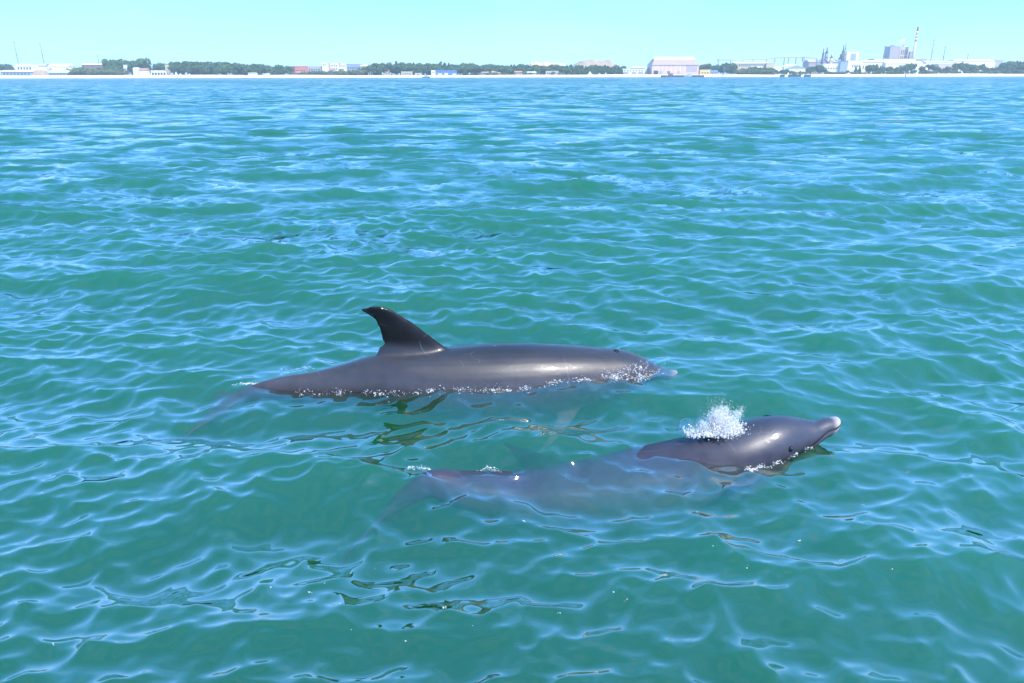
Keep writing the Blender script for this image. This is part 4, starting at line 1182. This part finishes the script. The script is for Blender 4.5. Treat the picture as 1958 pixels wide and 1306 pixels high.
cl_n = np.clip(.42 + .75 * np.sin(pp[:, 0] * 23 + 3) * np.sin(pp[:, 0] * 57 + 1), 0, 1) ** 1.5
pp = pp[rng.uniform(0, 1, len(pp)) < dens * (.10 + .9 * cl_n)]
off = np.abs(rng.normal(0, .030, len(pp)))
pp = pp + np.stack([rng.normal(0, .012, len(pp)), -off, np.zeros(len(pp))], 1)
zz_ = water_z(pp[:, 0], pp[:, 1])
pp[:, 2] = np.maximum(zz_ + .001, np.where(off < .012, pp[:, 2], zz_ + .001)) + np.abs(rng.normal(0, .006, len(pp)))
specks('waterline_foam', pp, rng.gamma(2.0, .0007, len(pp)) + .0006, 'string of white foam beads along the dark dolphin waterline')
# wash over the cheek behind the mouth
hp_ = []
for _ in range(650):
    px = rng.uniform(1150, 1240); py = np.interp(px, [1165, 1235], [722, 701]) + rng.normal(0, 7)
    if math.sin(px * .19 + py * .31) * math.sin(px * .43 - py * .17) < -.1: continue
    hp_.append((px, py))
from mathutils.bvhtree import BVHTree
def body_bvh(pos, me):
    return BVHTree.FromPolygons([Vector(p) for p in pos], [tuple(p.vertices) for p in me.polygons])
bv1, bv2 = body_bvh(pos1, d1.data), body_bvh(pos2, d2.data)
def on_body(bv, px, py):
    o = Vector((0, 0, CAM_H)); d = (at(px, py, 4) - o).normalized()
    h = bv.ray_cast(o, d)
    return h
def settle(pts, lift=.001, spread=0):
    """drop points onto the water"""
    P = np.array([tuple(p) for p in pts])
    P[:, 2] = water_z(P[:, 0], P[:, 1]) + lift + np.abs(rng.normal(0, 1, len(P))) * spread
    return P
def above(pts):
    P = np.array([tuple(p) for p in pts])
    return P[P[:, 2] > water_z(P[:, 0], P[:, 1]) - .01]
pts = []
for px, py in hp_:
    h = on_body(bv1, px, py)
    if h[0] is not None:
        pts.append(h[0] + h[1] * .001)
pts = above(pts)
if len(pts):
    specks('cheek_wash', pts, rng.gamma(2.2, .0008, len(pts)) + .0006, 'white wash and droplets over the dark dolphin cheek')
# wash at the tail stock
pts = []
for _ in range(520):
    px = rng.normal(512, 26); py = np.interp(px, [440, 520, 580], [699, 708, 714]) + rng.normal(0, 2.6)
    pts.append(at(px, py, 4.15))
for _ in range(60):
    px = rng.uniform(530, 600); pts.append(at(px, 700, 4.25 + rng.uniform(-.03, .2)))
pts = settle(pts, .001, .007)
specks('tail_wash', pts, rng.gamma(2.2, .0009, len(pts)) + .0006, 'thin white wash where the dark dolphin tail goes under')
# foam at the far side before the fin
pts = []
for _ in range(120):
    px = rng.uniform(832, 884); pts.append(at(px, 668, 4.42 + rng.uniform(-.03, .12)))
pts = settle(pts, .001, .01)
specks('fin_foam', pts, rng.uniform(.002, .006, len(pts)), 'patch of foam bubbles behind the dark dolphin fin')

# the splash: spray thrown up over the second animal's blowhole
pts, rad = [], []
base = at(1372, 826, 3.41); base.z = max(base.z, 0) + .005
jets = [(rng.normal(0, .034), rng.normal(0, .022), rng.normal(0, .32), rng.normal(0, .2), rng.uniform(.05, .165)) for _ in range(21)]
for jx, jy, lx, ly, jh in jets:                     # ragged jets that thin out upwards
    for _ in range(620):
        f = rng.beta(.9, 1.5)
        r0 = .021 * (1 - .72 * f) + .002
        pts.append(base + Vector((jx + lx * jh * f + rng.normal(0, r0), jy + ly * jh * f + rng.normal(0, r0), jh * f * (1.15 - .15 * f))))
        rad.append(max(.0005, rng.gamma(1.6, .00060) * (1.35 - f)) + .0004)
for _ in range(2800):                               # churned foot of the splash, running up the back
    x = rng.normal(.012, .055)
    pts.append(base + Vector((x, rng.normal(-.012, .024), abs(rng.normal(0, .018)) - .006 + .08 * max(0, x)))); rad.append(rng.gamma(1.8, .0008) + .0006)
for _ in range(650):                                # froth among the bubbles
    x = rng.uniform(-.175, -.03)
    pts.append(base + Vector((x, rng.normal(-.02, .022), abs(rng.normal(0, .009)) - .004))); rad.append(rng.gamma(2.0, .0010) + .0008)
for _ in range(260):
    a_ = rng.uniform(.5, 2.7); rr_ = rng.uniform(.10, .20)
    pts.append(base + Vector((rr_ * math.cos(a_) * .6, rng.normal(0, .04), rr_ * math.sin(a_)))); rad.append(rng.uniform(.0006, .0016))
specks('splash', pts, rad, 'burst of white spray above the submerged dolphin back', flat=1.7)
# thin foam around the throat
pts = []
for _ in range(700):
    px = rng.uniform(1425, 1572); py = np.interp(px, [1425, 1572], [884, 828]) + abs(rng.normal(0, 5)) * rng.choice([-1, 1])
    if math.sin(px * .21) * math.sin(px * .083 + py * .3) < -.15: continue
    g = at(px, py, 3.35)
    d = (g - Vector((0, 0, CAM_H))); tt = CAM_H / -d.z
    p = Vector((0, 0, CAM_H)) + d * tt
    pts.append(p)
pts = settle(pts, .002)
specks('throat_wash', pts, rng.gamma(2.0, .0008, len(pts)) + .0006, 'thin white wash under the lifted beak', flat=.5)
# thin white edge along the second animal's tail ridge
pts = []
for _ in range(420):
    px = rng.uniform(780, 960); pts.append(at(px, 903 + rng.normal(0, 2), np.interp(px, [780, 960], [3.09, 3.15]) + rng.normal(.02, .012)))
specks('ridge_wash', settle(pts, .001, .003), rng.gamma(2.0, .0007, len(pts)) + .0005, 'thin white edge of foam along the submerged dolphin tail ridge', flat=.5)
# stray flecks drifting on the surface
pts = []
for px, py in ((1525, 1028), (1608, 1073), (1428, 1102), (1170, 1142), (1196, 1157), (650, 1168), (620, 1120), (714, 1075), (592, 1140), (670, 1215), (778, 1232), (108, 1250), (255, 872), (262, 868), (285, 815), (1365, 1055),
               (1330, 960), (960, 800), (1004, 983), (905, 1203), (520, 1130), (1500, 1115), (1700, 1100), (1655, 953), (1735, 890), (850, 1165), (1075, 1180), (1290, 570), (1806, 548), (1818, 484), (703, 290), (972, 288), (1400, 412), (740, 430), (330, 325), (95, 398)):
    for _ in range(rng.integers(1, 5)):
        d = at(px + rng.normal(0, 3), py + rng.normal(0, 1.2), 3) - Vector((0, 0, CAM_H)); p = Vector((0, 0, CAM_H)) + d * (CAM_H / -d.z)
        pts.append(p)
pts = settle(pts)
specks('drifting_foam', pts, rng.uniform(.001, .0026, len(pts)) * (1 + .06 * pts[:, 1]), 'scattered white foam flecks drifting on the open water')

def bubble(px, py, r, Y, label):
    c = at(px, py, Y)
    bm = bmesh.new(); bmesh.ops.create_uvsphere(bm, u_segments=28, v_segments=18, radius=r)
    bmesh.ops.delete(bm, geom=[v for v in bm.verts if v.co.z < -.35 * r], context='VERTS')
    me = bpy.data.meshes.new('bubble'); bm.to_mesh(me); bm.free()
    me.polygons.foreach_set('use_smooth', [True] * len(me.polygons))
    o = link('bubble', me, M['water_film']); o.location = c
    tag(o, label, 'bubble', 'clear bubbles beside the splash')
bubble(1313, 817, .047, 3.40, 'large clear bubble at the end of the row, away from the white spray')
bubble(1344, 813, .045, 3.40, 'clear bubble touching the white spray')
bubble(1328, 824, .028, 3.37, 'small clear bubble in front of the two larger ones')
bubble(1301, 825, .019, 3.39, 'smallest clear bubble beside the large one at the end')

# sheet of water pushed up ahead of the dark dolphin's forehead
A = [at(1238, 688, 4.36), at(1255, 683, 4.36), at(1268, 681.5, 4.35), at(1275, 684, 4.34), at(1276, 693, 4.33), at(1273, 703, 4.32)]
Bp = [at(1236, 699, 4.24), at(1248, 697, 4.24), at(1258, 697, 4.24), at(1263, 700, 4.24), at(1264, 705, 4.24), at(1262, 710, 4.24)]
co_, fq = [], []
for i in range(31):
    f = i / 30 * 5; j = min(int(f), 4); u = f - j
    p, q = A[j].lerp(A[j + 1], u), Bp[j].lerp(Bp[j + 1], u)
    for v in range(9):
        g = v / 8
        co_.append(p.lerp(q, g) + Vector((.02 * math.sin(math.pi * g) * (i / 30), 0, .012 * math.sin(math.pi * g))))
for i in range(30):
    for v in range(8):
        fq.append((i * 9 + v, i * 9 + v + 1, (i + 1) * 9 + v + 1, (i + 1) * 9 + v))
fm = np_mesh('bow_wave_sheet', np.array([tuple(p) for p in co_]), np.array(fq))
tag(link('bow_wave_sheet', fm, M['water_film']), 'thin clear sheet of water pushed up over the dark dolphin beak', 'water', kind='stuff')

# ================ HAZE
hz_m = bpy.data.materials.new('haze_air'); hz_m.use_nodes = True
t = hz_m.node_tree; t.nodes.clear()
v = N(t, 'ShaderNodeVolumePrincipled'); v.inputs['Color'].default_value = (.80, .92, 1.0, 1); v.inputs['Density'].default_value = .00016; v.inputs['Anisotropy'].default_value = .2
o_ = N(t, 'ShaderNodeOutputMaterial'); t.links.new(v.outputs[0], o_.inputs['Volume'])
hb = MB().box(-5300, 5300, -60, 6500, -7, 110)
tag(hb.build('haze', hz_m), 'pale blue sea haze over the whole estuary', 'haze', kind='stuff')
